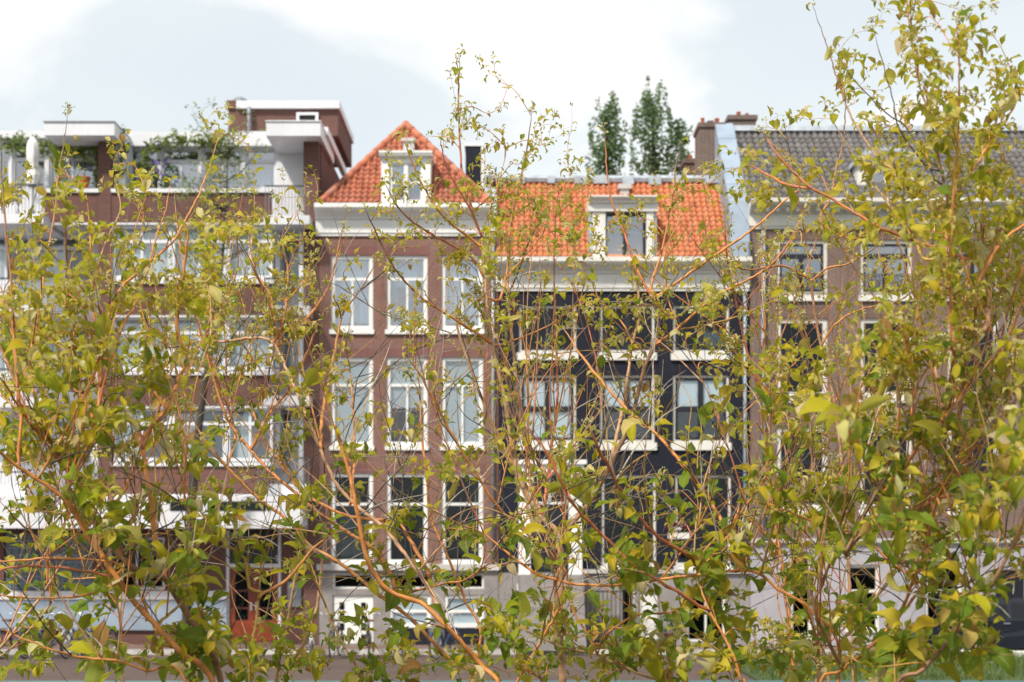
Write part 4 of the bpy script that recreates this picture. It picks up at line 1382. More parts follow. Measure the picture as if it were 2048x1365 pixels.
# ================================================================== the shrubs on the near bank
rs = random.Random(77)
def leaf_shader(name, attr):
    k = N(name)
    if attr:
        a = k.n('ShaderNodeAttribute')
        a.attribute_name = 'Col'
        base = a.outputs['Color']
    else:
        base = k.n('ShaderNodeObjectInfo').outputs['Color']
    uvn = k.n('ShaderNodeUVMap')
    uvn.uv_map = 'UVMap'
    sp = k.n('ShaderNodeSeparateXYZ')
    k.l(uvn.outputs['UV'], sp.inputs[0])
    ax = k.math('ABSOLUTE', k.math('SUBTRACT', sp.outputs[0], .5))
    # side veins: stripes bending towards the tip, plus the midrib
    ph = k.math('MULTIPLY', k.math('SUBTRACT', sp.outputs[1], k.math('MULTIPLY', ax, .55)), 40.0)
    vein = k.math('POWER', k.math('ABSOLUTE', k.math('SINE', ph)), 6.0)
    rib = k.math('LESS_THAN', ax, .035)
    vv = k.math('MAXIMUM', k.math('MULTIPLY', vein, .35), rib)
    light = k.mix(base, (.55, .55, .20), k.math('MULTIPLY', vv, .22))
    ns = k.noise(k.geo(), 45, 4)
    c = k.mix(light, (.28, .20, .06), k.math('MULTIPLY', k.ramp(ns, [(.56, (0, 0, 0)), (.74, (1, 1, 1))]), .45))
    # dry tip
    c = k.mix(c, (.20, .10, .045), k.math('MULTIPLY', k.ramp(sp.outputs[1], [(.88, (0, 0, 0)), (1.0, (1, 1, 1))]), .6))
    k.l(c, k.b.inputs['Base Color'])
    k.b.inputs['Roughness'].default_value = .5
    k.b.inputs['Specular IOR Level'].default_value = .12
    bp = k.n('ShaderNodeBump')
    bp.inputs['Strength'].default_value = .5
    bp.inputs['Distance'].default_value = .002
    k.l(k.math('SUBTRACT', 1.0, vv), bp.inputs['Height'])
    k.l(bp.outputs['Normal'], k.b.inputs['Normal'])
    tr = k.n('ShaderNodeBsdfTranslucent')
    bf = k.n('ShaderNodeNewGeometry').outputs['Backfacing']
    k.l(k.mix(c, (.44, .44, .16), k.math('MULTIPLY', bf, .22)), k.b.inputs['Base Color'])
    tc_ = k.mix(c, (.58, .66, .04), .25)
    k.l(tc_, tr.inputs['Color'])
    mx = k.n('ShaderNodeMixShader')
    mx.inputs[0].default_value = .47
    k.l(k.b.outputs[0], mx.inputs[1])
    k.l(tr.outputs[0], mx.inputs[2])
    k.l(mx.outputs[0], k.out.inputs['Surface'])
    return k.m
M['leaf_obj'] = leaf_shader('shrub_leaf', False)
M['leaf_att'] = leaf_shader('shrub_leaf_mass', True)

def bark_shader():
    k = N('shrub_bark')
    a = k.n('ShaderNodeAttribute')
    a.attribute_name = 'Col'
    v = k.geo()
    n1 = k.noise(v, 35, 5, .65)
    n2 = k.noise(v, 160, 3)
    c = k.mix(a.outputs['Color'], (.10, .06, .035), k.math('MULTIPLY', k.ramp(n1, [(.45, (0, 0, 0)), (.72, (1, 1, 1))]), .5))
    c = k.mix(c, (.50, .36, .22), k.math('MULTIPLY', k.ramp(n2, [(.55, (0, 0, 0)), (.7, (1, 1, 1))]), .35))
    k.l(c, k.b.inputs['Base Color'])
    k.b.inputs['Roughness'].default_value = .6
    k.bump(n2, .35, .002)
    return k.m
M['bark_shrub'] = bark_shader()

# bark colours: o orange, t tan, b brown, d dark, g grey, r red
BC = {'o': (.56, .215, .05), 't': (.50, .285, .145), 'b': (.26, .125, .055), 'd': (.045, .035, .032), 'g': (.24, .21, .185), 'r': (.54, .155, .06), 'y': (.44, .25, .05), 'w': (.44, .39, .33)}

SHR = {
 'A': dict(base=(-.35, 4.2), lab='near shrub with orange stems and broad green leaves, before the balcony block'),
 'B': dict(base=(-.75, 6.1), lab='twiggy orange-stemmed shrub in front of the brick house corner'),
 'C': dict(base=(.22, 6.2), lab='tall upright shrub with pale trunk before the navy house'),
 'D': dict(base=(1.05, 3.9), lab='near leafy shrub with thick brown stems before the grey roofed house'),
 'E': dict(base=(1.35, 6.6), lab='pale small-leaved shrub between the navy and the brown house'),
 'F': dict(base=(.62, 4.1), lab='low near shrub with red-orange arching stems at the foot of the navy house'),
}
# shrub | start depth | end depth | width px start > end | colour | G = rises from the ground | photo points from the foot up
TR = """
A 4.3 4.0 24 15 o G 430,1375 365,1307 273,1209 230,1150 176,1072 128,997 37,934 -30,880
A 4.5 4.2 26 15 b G 445,1375 420,1300 365,1214 330,1158 271,1140 220,1088 183,1026 139,949 103,887 80,850
A 4.5 4.6 17 10 o . 330,1158 319,1096 311,1081 300,986 286,883 330,821 359,755 381,707
A 4.6 4.5 9 5 o . 381,707 365,690 352,640 366,560 377,449
A 4.5 4.6 10 6 r . 286,900 279,865 253,836 212,795 170,740
A 4.4 4.7 13 8 b . 319,1140 300,1118 234,1022 210,960
A 4.2 4.3 10 5 o . 176,1066 227,1015 249,978 270,930
A 4.1 4.3 11 5 o . 130,998 157,934 190,846 201,762 196,690 187,620 187,566 183,530 179,449 172,390
A 4.4 4.9 9 3 o . 103,887 62,760 66,690 80,610 90,537 110,420 119,339 128,284 135,226
A 4.0 4.2 9 3 o . 37,934 42,840 35,775 29,698 22,566 11,456 4,361 2,270
A 4.6 5.0 9 3 o . 201,762 205,680 234,588 286,537 344,486 366,449 396,394 421,328 440,266
A 4.6 4.9 7 3 o . 215,720 245,650 270,610 293,544 315,464 330,427 341,365
A 4.6 5.0 6 2 d . 190,660 225,600 256,530 286,471 315,398
A 4.0 3.9 7 4 o . 150,760 150,700 147,621 134,519 132,412
A 4.2 4.1 7 5 o . 246,1135 225,1125 160,1118 86,1118 -20,1125
A 4.2 4.1 8 5 r . 240,1155 209,1150 128,1136 27,1134 -20,1150
A 4.3 4.5 6 4 o . 300,1120 273,1142 246,1154 139,1158
A 4.2 4.0 7 4 o . 240,1165 171,1190 75,1198 -20,1188
A 4.2 4.0 11 7 o G 372,1365 294,1342 235,1321 171,1318 102,1299 16,1265 -20,1250
A 5.2 5.4 11 8 t G -40,1350 0,1297 72,1206 123,1128 150,1080
A 5.3 5.4 5 4 t . -10,1320 40,1280 88,1225 120,1180
A 4.6 4.6 4 2 g . 203,1294 166,1257 90,1190 24,1144
A 4.3 4.5 8 5 y . 308,1254 340,1228 365,1203 400,1160
A 5.6 5.8 10 7 t G 249,1370 241,1267 243,1171 255,1090
A 4.2 3.9 8 4 o . 110,880 60,850 30,800 -10,740
A 4.4 4.4 8 4 o . 190,846 170,800 140,770 120,720
A 4.5 4.9 5 2 d . 139,1104 100,1080 45,1051 10,1010
A 4.6 4.8 7 3 o . 330,821 300,760 290,700 300,640 285,580
A 4.7 5.1 8 4 o . 359,755 400,690 420,640 415,560 400,480
B 5.6 5.9 13 8 o G 960,1380 900,1319 854,1272 814,1231 759,1191 715,1154 667,1118 620,1092 576,1041 517,997 455,935 404,872 370,800
B 5.8 6.1 10 6 o . 790,1185 781,1151 752,1103 693,1063 634,1022 572,971 521,924 473,865 451,829 422,741 410,680
B 4.6 4.5 17 12 o G 990,1400 960,1330 900,1261 840,1206 785,1187 744,1140 726,1085 711,1004 697,942 682,887 670,850
B 4.7 4.9 7 4 o . 788,1187 884,1169 930,1160 990,1120
B 6.0 6.2 9 6 o . 854,1143 807,1059 788,1044 700,1033 634,1004 590,968 557,920 521,865 500,800
B 6.0 6.2 11 7 t . 900,1270 870,1200 840,1151 774,1063 722,1019 678,975 649,920 634,880 605,814 557,704 528,677 455,682 400,684 330,680
B 6.5 6.6 11 9 t G 568,1375 612,1279 634,1213 642,1147 650,1060
B 6.4 6.4 12 9 t G 552,1375 572,1268 587,1173 600,1100
B 4.2 4.4 11 7 y G 500,1375 514,1231 521,1143 525,1090
B 4.3 4.5 9 5 o . 521,1191 576,1158 620,1103 660,1070
B 4.3 4.2 8 6 y . 521,1191 500,1175 488,1118 455,1092 400,1048 360,1000
B 5.2 5.4 7 5 y G 740,1375 733,1365 671,1261 631,1154 610,1090
B 6.1 6.2 9 5 o G 960,1290 930,1200 891,1103 861,1033 854,957 843,865 840,781 828,700
B 6.1 6.3 7 5 o . 700,1010 708,930 708,832 700,737
B 6.0 6.3 9 3 o . 634,900 642,854 649,803 664,737 678,656 693,616 722,579 760,510
B 6.0 6.2 9 5 o . 500,900 539,829 576,781 612,711 623,682 634,655
B 6.1 6.4 8 3 o . 545,690 557,671 612,638 649,590 667,543 680,480 695,415
B 6.1 6.3 8 3 o . 561,690 561,664 572,612 576,546 565,473 587,429
B 6.1 6.2 6 3 o . 550,640 540,590 510,540 500,480 508,420
B 6.1 6.1 5 2 o . 572,612 610,560 640,520 660,490
B 6.2 6.3 5 2 d . 722,579 770,540 785,500 795,470
B 6.2 6.0 4 3 g . 900,671 858,653 766,627 690,580 653,561
B 5.6 5.4 9 6 o G 1125,1200 1110,1120 1071,1082 1001,1020 954,950 892,848 837,742 829,730 818,656
B 6.2 6.3 5 2 g . 690,1130 640,1110 560,1060 480,1030
B 6.2 6.4 7 4 o . 455,935 470,870 450,800 430,740
B 6.1 6.3 4 2 d . 770,1063 800,1000 805,930 790,840 765,760
C 6.2 6.2 27 4 t G 1125,1385 1120,1250 1119,1082 1082,1035 1049,980 1027,906 1009,797 987,700 976,621 969,548 965,475 982,415 998,365 1016,285
C 6.2 6.4 9 6 t . 1100,1060 1070,1000 1027,932 972,818 936,723 914,650 925,600
C 6.1 6.5 9 6 t . 1090,960 1082,936 1027,840 1000,760
C 6.2 5.9 8 3 o . 985,690 920,645 848,599 796,546 759,480 730,415
C 6.2 6.0 8 3 o . 969,556 939,511 855,464 800,420 768,365
C 6.2 6.1 7 3 o . 965,490 947,482 881,427 837,354 807,277
C 6.2 6.1 6 2 r . 966,480 939,416 895,339 879,270
C 6.2 6.3 7 3 r . 965,475 950,440 930,368 921,306 917,200 920,112
C 6.2 6.5 7 3 o . 1000,600 1016,530 1020,456 1038,372 1053,303 1064,222
C 6.3 6.6 9 5 t . 1060,990 1055,900 1034,770 1027,700 1016,588 1016,511 1000,440
C 6.3 6.6 8 3 r . 1085,1030 1097,943 1104,884 1115,797 1111,650 1111,640 1108,530 1111,438 1118,380
C 6.2 6.0 6 3 o . 1005,690 1100,650 1150,610 1170,570
C 6.2 6.3 16 9 b . 1119,1090 1141,1053 1188,991 1221,928 1258,855 1270,815 1288,738 1310,691 1317,654 1306,599
C 6.3 6.4 7 2 r . 1306,600 1273,537 1248,467 1222,398 1215,350 1210,290 1208,262
C 6.3 6.2 8 4 o . 1306,596 1405,529 1504,460 1566,405 1610,370
C 6.3 6.5 7 3 o . 1306,590 1303,570 1325,497 1347,379 1352,330 1365,285
C 6.3 6.1 8 4 o . 1310,694 1350,661 1434,592 1530,540 1577,486 1600,440
C 6.3 6.5 5 2 y . 1350,661 1445,643 1522,614 1614,566 1680,530
C 6.3 6.5 10 5 t . 1221,928 1247,807 1265,687 1280,628 1270,560 1255,520
C 6.4 6.5 5 2 o . 1265,687 1240,640 1200,600 1180,560 1150,520
C 6.4 6.6 6 3 d . 1130,1050 1180,1040 1240,1010 1290,990
C 6.2 6.4 5 2 o . 1016,560 1060,500 1085,470 1100,420
C 6.2 6.4 5 2 d . 998,620 1030,560 1060,480 1085,440
D 3.9 4.0 8 5 r . 1940,520 1880,500 1823,480 1750,450 1673,403 1625,377 1585,344 1548,300 1530,270
D 4.0 4.1 6 4 r . 1625,377 1580,372 1545,355 1500,330
D 3.6 3.5 9 4 o . 1905,700 1900,560 1903,476 1911,330 1918,220 1918,62
D 4.8 5.2 10 3 t . 1975,650 1955,520 1900,440 1841,388 1768,330 1724,271 1695,216 1673,154 1647,73 1625,7
D 4.9 5.2 6 3 o . 1640,440 1660,400 1673,337 1687,278 1691,216 1692,180
D 4.9 5.1 6 2 y . 1850,520 1830,480 1786,421 1727,337 1673,256 1648,205
D 4.3 4.2 8 4 o . 1890,560 1900,420 1955,326 2010,242 2048,176 2070,130
D 4.0 4.0 7 3 b . 1900,420 1880,330 1860,227 1841,176 1819,60 1812,-20
D 4.0 4.0 4 2 d . 1819,58 1828,20 1835,-20
D 4.0 3.9 5 2 d . 1850,330 1800,260 1783,190 1746,59
D 4.1 4.0 5 2 d . 1870,360 1840,300 1812,256 1770,225 1713,165 1665,99
D 5.2 5.3 9 7 t . 1880,860 1870,706 1870,450 1880,390
D 3.8 3.9 12 7 o . 1951,615 1960,560 2002,487 2048,450 2090,420
D 3.9 4.0 14 9 b . 1900,950 1936,706 1951,615 1966,516 1960,440
D 4.2 4.1 10 6 o . 1890,980 1940,900 1973,835 1988,809 2028,717 2060,660
D 3.8 3.7 10 6 o . 1760,1000 1800,950 1845,882 1900,824 1944,769 2013,677 2048,600 2070,560
D 4.0 3.9 10 6 b . 1690,1110 1716,1059 1760,968 1775,931 1830,850
D 4.2 4.4 8 5 o . 1960,1200 1940,1190 1878,1184 1834,1162 1775,1118 1724,1074 1621,1041 1548,1012 1500,1000
D 4.4 4.1 12 8 o G 1640,1390 1684,1341 1731,1305 1786,1246 1834,1187 1859,1140 1890,1060
D 4.9 5.0 13 9 t G 1630,1390 1680,1290 1709,1253 1786,1151 1826,1099 1860,1040
D 3.7 3.6 16 11 b G 1790,1400 1848,1338 1936,1235 1984,1169 2024,1092 2048,1037 2075,960
D 4.3 4.2 9 6 b . 1684,1341 1629,1220 1645,1170 1664,1110 1670,1060
D 3.9 3.8 9 4 o . 1800,1230 1850,1100 1870,1010 1900,950 1930,880
D 3.9 3.9 7 3 o . 1880,1010 1905,1040 1890,980 1850,900 1840,880
D 4.0 4.0 6 3 o . 1934,1235 1960,1180 2010,1160 2060,1150
D 3.7 3.7 7 4 o . 2024,1092 2050,1090 2080,1060
D 4.2 4.1 8 4 o . 1870,1000 1940,980 1990,920 2050,900
D 4.3 4.2 6 3 b . 1890,1184 1930,1170 1990,1140 2050,1130
E 6.4 6.4 11 7 t G 1705,1385 1700,1200 1690,1000 1669,809 1640,684 1621,570 1614,497
E 6.4 6.2 7 3 o . 1621,562 1566,533 1493,540 1450,520
E 6.4 6.3 6 3 o . 1625,562 1654,537 1700,526 1760,490
E 6.4 6.3 6 3 o . 1640,690 1670,650 1720,620 1800,600 1850,560
E 6.5 6.5 9 5 o G 1590,1385 1575,1200 1560,1100 1535,960 1526,837 1522,753 1530,643 1522,533 1520,480
E 6.5 6.6 7 3 r . 1526,800 1493,698 1471,599 1456,533 1450,450
E 6.5 6.6 4 2 d . 1526,770 1490,735 1449,702 1400,640
E 6.6 6.6 9 6 t G 1660,1385 1621,1176 1596,1085 1585,980 1570,900 1560,830
E 6.7 6.6 7 5 t G 1640,1385 1607,1121 1588,975 1592,880
E 6.5 6.4 6 3 o . 1560,1100 1500,1040 1449,1000 1400,930
E 6.5 6.6 5 2 g . 1575,1200 1500,1090 1440,1050 1380,1010
E 6.5 6.4 6 3 o . 1690,1000 1740,900 1760,820 1780,740
E 6.4 6.5 5 2 o . 1669,809 1700,740 1715,680 1720,620
F 4.3 4.4 11 7 o G 1490,1390 1482,1365 1471,1323 1449,1275 1420,1224 1398,1169 1390,1120
F 4.3 4.0 11 8 r . 1395,1140 1376,1110 1321,1077 1266,1019 1207,916 1180,860
F 4.3 4.1 9 6 r . 1420,1224 1347,1180 1303,1154 1255,1121 1199,1064 1152,1016 1119,958 1090,900 1050,850
F 4.4 4.6 10 6 o G 1680,1330 1625,1224 1552,1176 1508,1143 1420,1147 1273,1165 1200,1172 1118,1162 1070,1145 1002,1097 968,1067 900,1040 870,1020
F 4.6 4.7 11 6 t G 1330,1372 1322,1365 1234,1329 1196,1310 1138,1298 1084,1278 1012,1240 960,1205
F 4.6 4.7 7 4 o . 1196,1310 1175,1270 1153,1235 1140,1200
F 4.5 4.4 7 4 o . 1200,1290 1228,1257 1276,1230 1330,1227 1370,1210
F 4.4 4.2 7 4 o . 1420,1090 1449,1055 1464,1048 1526,964 1560,900 1580,860
F 5.0 5.2 10 6 o . 1480,1130 1449,1055 1412,993 1361,924 1310,865 1265,829 1214,775 1166,716 1125,655
F 4.8 4.9 7 4 r G 1085,1372 1077,1356 1026,1322 982,1281 950,1279
F 4.3 4.4 8 5 o . 1390,1140 1420,1120 1450,1080 1480,1060
F 4.6 4.6 6 4 o . 1500,1143 1490,1110 1470,1060 1480,1000
"""
def P3(x, y, d): return Vector((px(x, d), d, pz(y, d)))

def crom(pts, step):
    """Catmull-Rom through pts, resampled about every step metres"""
    p = [pts[0]*2-pts[1]] + pts + [pts[-1]*2-pts[-2]]
    out = []
    for i in range(1, len(p)-2):
        n = max(1, int(math.ceil((p[i+1]-p[i]).length/step)))
        for k in range(n):
            t = k/n
            a, b, c, d = p[i-1], p[i], p[i+1], p[i+2]
            out.append(0.5*((2*b)+(c-a)*t+(2*a-5*b+4*c-d)*t*t+(3*b-a-3*c+d)*t*t*t))
    out.append(pts[-1].copy())
    return out

class Bark:
    """tube collector with a colour per point"""
    def __init__(s): s.mb, s.col = MB(), []
    def stem(s, pts, rad, c0, c1=None, sides=7, node=0):
        n = len(pts)
        rr = []
        for i in range(n):
            f = i/(n-1)
            r = rad[0]+(rad[1]-rad[0])*f
            if node and i % node == 0 and 0 < i < n-1: r *= 1.2
            elif node and (i+1) % node == 0: r *= 1.06
            if f > .86: r *= 1-.6*(f-.86)/.14
            rr.append(r)
        s.mb.tube(pts, rr, sides)
        c1 = c1 or c0
        for i in range(n):
            f = (i/(n-1))**2
            c = [a+(b-a)*f for a, b in zip(c0, c1)]
            if node and i % node == 0: c = [q*.72 for q in c]
            s.col.extend([c]*sides)
    def build(s, name, parent, kind=None):
        o = s.mb.build(name, M['bark_shrub'], parent, smooth=True, kind=kind)
        a = o.data.color_attributes.new('Col', 'FLOAT_COLOR', 'POINT')
        arr = np.ones((len(s.col), 4), dtype=np.float32)
        arr[:, :3] = np.array(s.col)
        a.data.foreach_set('color', arr.ravel())
        return o

pool = []       # (x, y, d, pos, tangent, radius, shrub)
roots, twigs, leaves = {}, {}, {k: [] for k in SHR}
for k_, v_ in SHR.items():
    bx, by = v_['base']
    roots[k_] = thing('dogwood_shrub', (bx, by, NEARZ), v_['lab'], 'shrub', 'shrubs on the near bank')
    twigs[k_] = Bark()

def to_px(p): return (CX + p.x*FPX/p.y, HY - (p.z-CZ)*FPX/p.y)

def jitcol(c, s=.14):
    f = rs.uniform(1-s, 1+s)
    return [min(1, q*f*rs.uniform(.95, 1.05)) for q in c]

tips = []
def nearest(x, y, sh, maxd, lower=None):
    best, bd = None, maxd
    for q in pool:
        if q[6] != sh: continue
        if lower is not None and q[1] < y + lower: continue
        d_ = math.hypot(q[0]-x, q[1]-y)
        if d_ < bd: best, bd = q, d_
    return best

for line in TR.strip().split('\n'):
    f = line.split()
    sh, d0, d1, w0, w1, cc, g = f[0], float(f[1]), float(f[2]), float(f[3]), float(f[4]), f[5], f[6]
    pts = [tuple(float(q) for q in s_.split(',')) for s_ in f[7:]]
    start = None
    if g != 'G':
        q = nearest(pts[0][0], pts[0][1], sh, 60, -10 if pts[1][1] < pts[0][1] else None)
        if q is None: q = nearest(pts[0][0], pts[0][1], sh, 700, 5)
        if q is None: q = nearest(pts[0][0], pts[0][1], sh, 2000)
        if q is not None:
            start = q
            d0 = q[2] if math.hypot(q[0]-pts[0][0], q[1]-pts[0][1]) < 60 else (q[2]+d0)/2
    seg = [0]
    for i in range(1, len(pts)): seg.append(seg[-1]+math.hypot(pts[i][0]-pts[i-1][0], pts[i][1]-pts[i-1][1]))
    w3 = []
    for i, (x, y) in enumerate(pts):
        t = seg[i]/seg[-1]
        dd_ = d0+(d1-d0)*t + (rs.gauss(0, .012) if 0 < i else 0)
        w3.append(P3(x, y, dd_))
    if g == 'G':
        bx, by = SHR[sh]['base']
        foot = Vector((bx+(w3[0].x-bx)*.35+rs.gauss(0, .05), by+(w3[0].y-by)*.5+rs.gauss(0, .05), NEARZ-.03))
        mid_ = foot.lerp(w3[0], .55)+Vector((0, 0, .08))
        w3 = [foot, mid_]+w3
    elif start is not None:
        gap = (start[3]-w3[0]).length
        if gap > .25: w3 = [start[3].copy(), start[3].lerp(w3[0], .5)+Vector((0, 0, -.04))]+w3
        elif gap > .015: w3 = [start[3].copy()]+w3
        else: w3[0] = start[3].copy()
    sm_ = crom(w3, .022)
    # natural small kinks
    for i in range(1, len(sm_)-1):
        sm_[i] += Vector((rs.gauss(0, .0011), rs.gauss(0, .0011), rs.gauss(0, .0011)))
    dm_ = (d0+d1)/2
    th_ = .39 if w0 < 11 else .34
    r0, r1 = w0*th_*dm_/FPX, w1*th_*dm_/FPX
    c0 = jitcol(BC[cc])
    c1 = jitcol(BC['d'] if w1 <= 3 and rs.random() < .6 else BC[cc])
    bk = Bark()
    bk.stem(sm_, (r0, r1), c0, c1, 8, node=4)
    bk.build('branch', roots[sh])
    n = len(sm_)
    for i in range(0, n, 2):
        x, y = to_px(sm_[i])
        tg = (sm_[min(i+1, n-1)]-sm_[max(i-1, 0)]).normalized()
        pool.append((x, y, sm_[i].y, sm_[i], tg, r0+(r1-r0)*i/n, sh))
    x, y = to_px(sm_[-1])
    tips.append((sm_[-1], (sm_[-1]-sm_[-3]).normalized(), sh, w1))

# ---------------------------------------------------------------- leaves
def leaf_mesh(i, curl, fold, wid, wave, twist):
    """ovate pointed leaf, unit length along +y, upper side +z"""
    st = [(0, .012), (.13, .012), (.2, .10), (.32, .22), (.46, .285), (.62, .265), (.78, .165), (.9, .07), (1.0, .006)]
    vs, uvs, fs = [], [], []
    ang, yy, zz, prev = 0, 0, 0, 0
    ph = i*1.7
    for k, (t, w) in enumerate(st):
        ds = t-prev
        prev = t
        ang = -curl*(max(0, t-.15)**1.35) + .25
        yy += math.cos(ang)*ds
        zz += math.sin(ang)*ds
        for u in (-1, -.52, 0, .52, 1):
            hw = w*wid*u
            lift = abs(hw)*math.tan(fold) + wave*w*math.sin(t*11+ph+(1.5 if u > 0 else 0))*abs(u)
            tw_ = twist*t
            vs.append((hw*math.cos(tw_), yy - lift*math.sin(ang), zz + lift*math.cos(ang) + hw*math.sin(tw_)))
            uvs.append((.5+u*.5, t))
    for k in range(len(st)-1):
        for q in range(4):
            a = k*5+q
            fs.append((a, a+1, a+6, a+5))
    me = bpy.data.meshes.new('leaf')
    me.from_pydata(vs, [], fs)
    uvl = me.uv_layers.new(name='UVMap')
    idx = [v for p in me.polygons for v in p.vertices]
    uvl.data.foreach_set('uv', [c for v in idx for c in uvs[v]])
    me.polygons.foreach_set('use_smooth', [True]*len(fs))
    me.materials.append(M['leaf_obj'])
    return me, np.array(vs, dtype=np.float32), np.array(fs), np.array(uvs, dtype=np.float32)
FLAT = [leaf_mesh(i, c, f_, w, wv, tw) for i, (c, f_, w, wv, tw) in enumerate([
    (.8, .18, 1.05, .22, .15), (1.3, .32, 1.1, .28, -.3), (1.7, .25, .95, .3, .35), (1.0, .45, 1.15, .2, -.2), (2.1, .3, 1.0, .32, .3), (.5, .5, .9, .24, .1)])]
CURL = [leaf_mesh(10+i, c, f_, w, wv, tw) for i, (c, f_, w, wv, tw) in enumerate([
    (2.2, .55, .9, .15, .3), (2.9, .7, .8, .2, -.4), (1.5, .8, .75, .12, .2), (3.8, .6, .85, .2, .5), (-.8, .9, .65, .1, 0), (2.0, .35, .95, .25, -.5)])]
ALL = FLAT+CURL

# share of the picture that foliage covers, 0..9, in cells of 128 x 113.75 photo px
DEN = [
 "0000000000000153",
 "0000000100000365",
 "0101001220012476",
 "3323103442244588",
 "5646412543343488",
 "8877612433343488",
 "9984322222157798",
 "8853322222148988",
 "5653332242358888",
 "3545323354467787",
 "3445324354566676",
 "5668656677778886"]
CW, CH = 128.0, 113.75
target = np.zeros((12, 16)); have = np.zeros((12, 16))
for j in range(12):
    for i in range(16):
        c = min(.9, int(DEN[j][i])*.088)
        target[j, i] = -math.log(1-c)*CW*CH*(1.6 if i < 5 else 1.45 if i > 11 else 1.35)

PAL = {
 'young': [(.47, .40, .09), (.54, .46, .17), (.41, .37, .05), (.58, .50, .25), (.46, .34, .09)],
 'mid':   [(.32, .295, .010), (.39, .335, .012), (.44, .325, .014), (.25, .265, .010), (.47, .37, .035)],
 'green': [(.105, .18, .014), (.14, .21, .016), (.085, .15, .012), (.18, .235, .016), (.22, .25, .016)],
 'rust':  [(.50, .42, .24), (.36, .19, .05), (.33, .23, .06), (.30, .14, .05)],
}
def add_leaf(pos, dirv, sh, size=None, tip=False):
    x, y = to_px(pos)
    d = pos.y
    low = min(1, max(0, (y-620)/430))
    fac = {'A': 1.12, 'B': .95, 'C': 1.0, 'D': 1.0, 'E': .78, 'F': 1.0}[sh]
    L = (.031+.025*low)*fac*rs.lognormvariate(0, .38)
    if tip: L *= .72
    elif rs.random() < .10: L *= 1.5
    if size: L *= size
    L = min(L, .115)
    u = rs.random()
    if u < .075: pal = 'rust'
    else:
        g = .10+.68*low + (.10 if sh in 'AD' else 0) - (.3 if sh == 'E' else 0)
        u = rs.random()
        if tip: pal = 'young' if u < .75-.4*low else 'mid'
        elif u < g: pal = 'green' if rs.random() < .35+.5*low else 'mid'
        else: pal = 'young' if rs.random() < (.55 if sh in 'BCE' else .32) else 'mid'
    col = jitcol(rs.choice(PAL[pal]), .16)
    young = pal == 'young' or tip
    v = rs.choice(CURL if (young and rs.random() < .72) or rs.random() < .13 else FLAT)
    yv = dirv.normalized()
    up = Vector((rs.gauss(0, .42), -.25+rs.gauss(0, .42), 1))
    zv = up-yv*up.dot(yv)
    if zv.length < 1e-3: zv = yv.orthogonal()
    zv.normalize()
    xv = yv.cross(zv)
    wsc = rs.uniform(.60, .95)
    m_ = Matrix(((xv.x*L*wsc, yv.x*L, zv.x*L, pos.x), (xv.y*L*wsc, yv.y*L, zv.y*L, pos.y), (xv.z*L*wsc, yv.z*L, zv.z*L, pos.z), (0, 0, 0, 1)))
    s = L*FPX/d
    area = s*s*.24*rs.uniform(.7, 1)*(.55 if v in CURL else .8)
    e = pos+yv*L*.5
    ex, ey = to_px(e)
    j, i = int(ey//CH), int(ex//CW)
    inside = 0 <= j < 12 and 0 <= i < 16
    if inside: have[j, i] += area
    leaves[sh].append((m_, v, col, s*s if inside else 0))

def pair(pos, tang, sh, phase, size=None, tip=False, n=2):
    a = tang.orthogonal().normalized()
    b = tang.cross(a)
    for k in range(n):
        th = phase+k*2*math.pi/n+rs.gauss(0, .2)
        side = a*math.cos(th)+b*math.sin(th)
        dv = side*rs.uniform(.7, 1.0)+tang*rs.uniform(.25, .95)+Vector((0, 0, rs.uniform(-.35, .2)))
        add_leaf(pos+side*.002, dv, sh, size, tip)

def umbel(pos, tang, sh):
    """flat head of green flower buds on short stalks"""
    a = tang.orthogonal().normalized()
    b = tang.cross(a)
    c = jitcol((.36, .37, .13))
    top = pos+tang*.018
    tw_ = twigs[sh]
    tw_.stem([pos, pos+tang*.009, top], (.0012, .001), c, c, 4)
    for _ in range(rs.randint(9, 15)):
        th, rr = rs.uniform(0, 6.28), .021*math.sqrt(rs.random())
        e = top+(a*math.cos(th)+b*math.sin(th))*rr+tang*(.014-rr*.2)
        cc = jitcol((.46, .45, .2), .25)
        tw_.stem([top, top.lerp(e, .7), e-tang*.003, e], (.0006, .0006), c, c, 3)
        tw_.stem([e-tang*.002, e, e+tang*.003], (.0022, .0016), cc, cc, 5)

def cluster(pos, tang, sh, size=1.0):
    ph = rs.uniform(0, 6.28)
    pair(pos, tang, sh, ph, size, True)
    if rs.random() < .75: pair(pos-tang*.012, tang, sh, ph+1.5, size*1.15, True)
    if rs.random() < .2: umbel(pos, tang, sh)
    if rs.random() < .35: pair(pos+tang*.006, tang, sh, ph+.8, size*.6, True)

for p_, t_, sh, w_ in tips:
    if w_ > 5 or rs.random() < .8: cluster(p_, t_, sh)

parr = None
def rebuild():
    global parr
    parr = np.array([(q[0], q[1]) for q in pool])
rebuild()

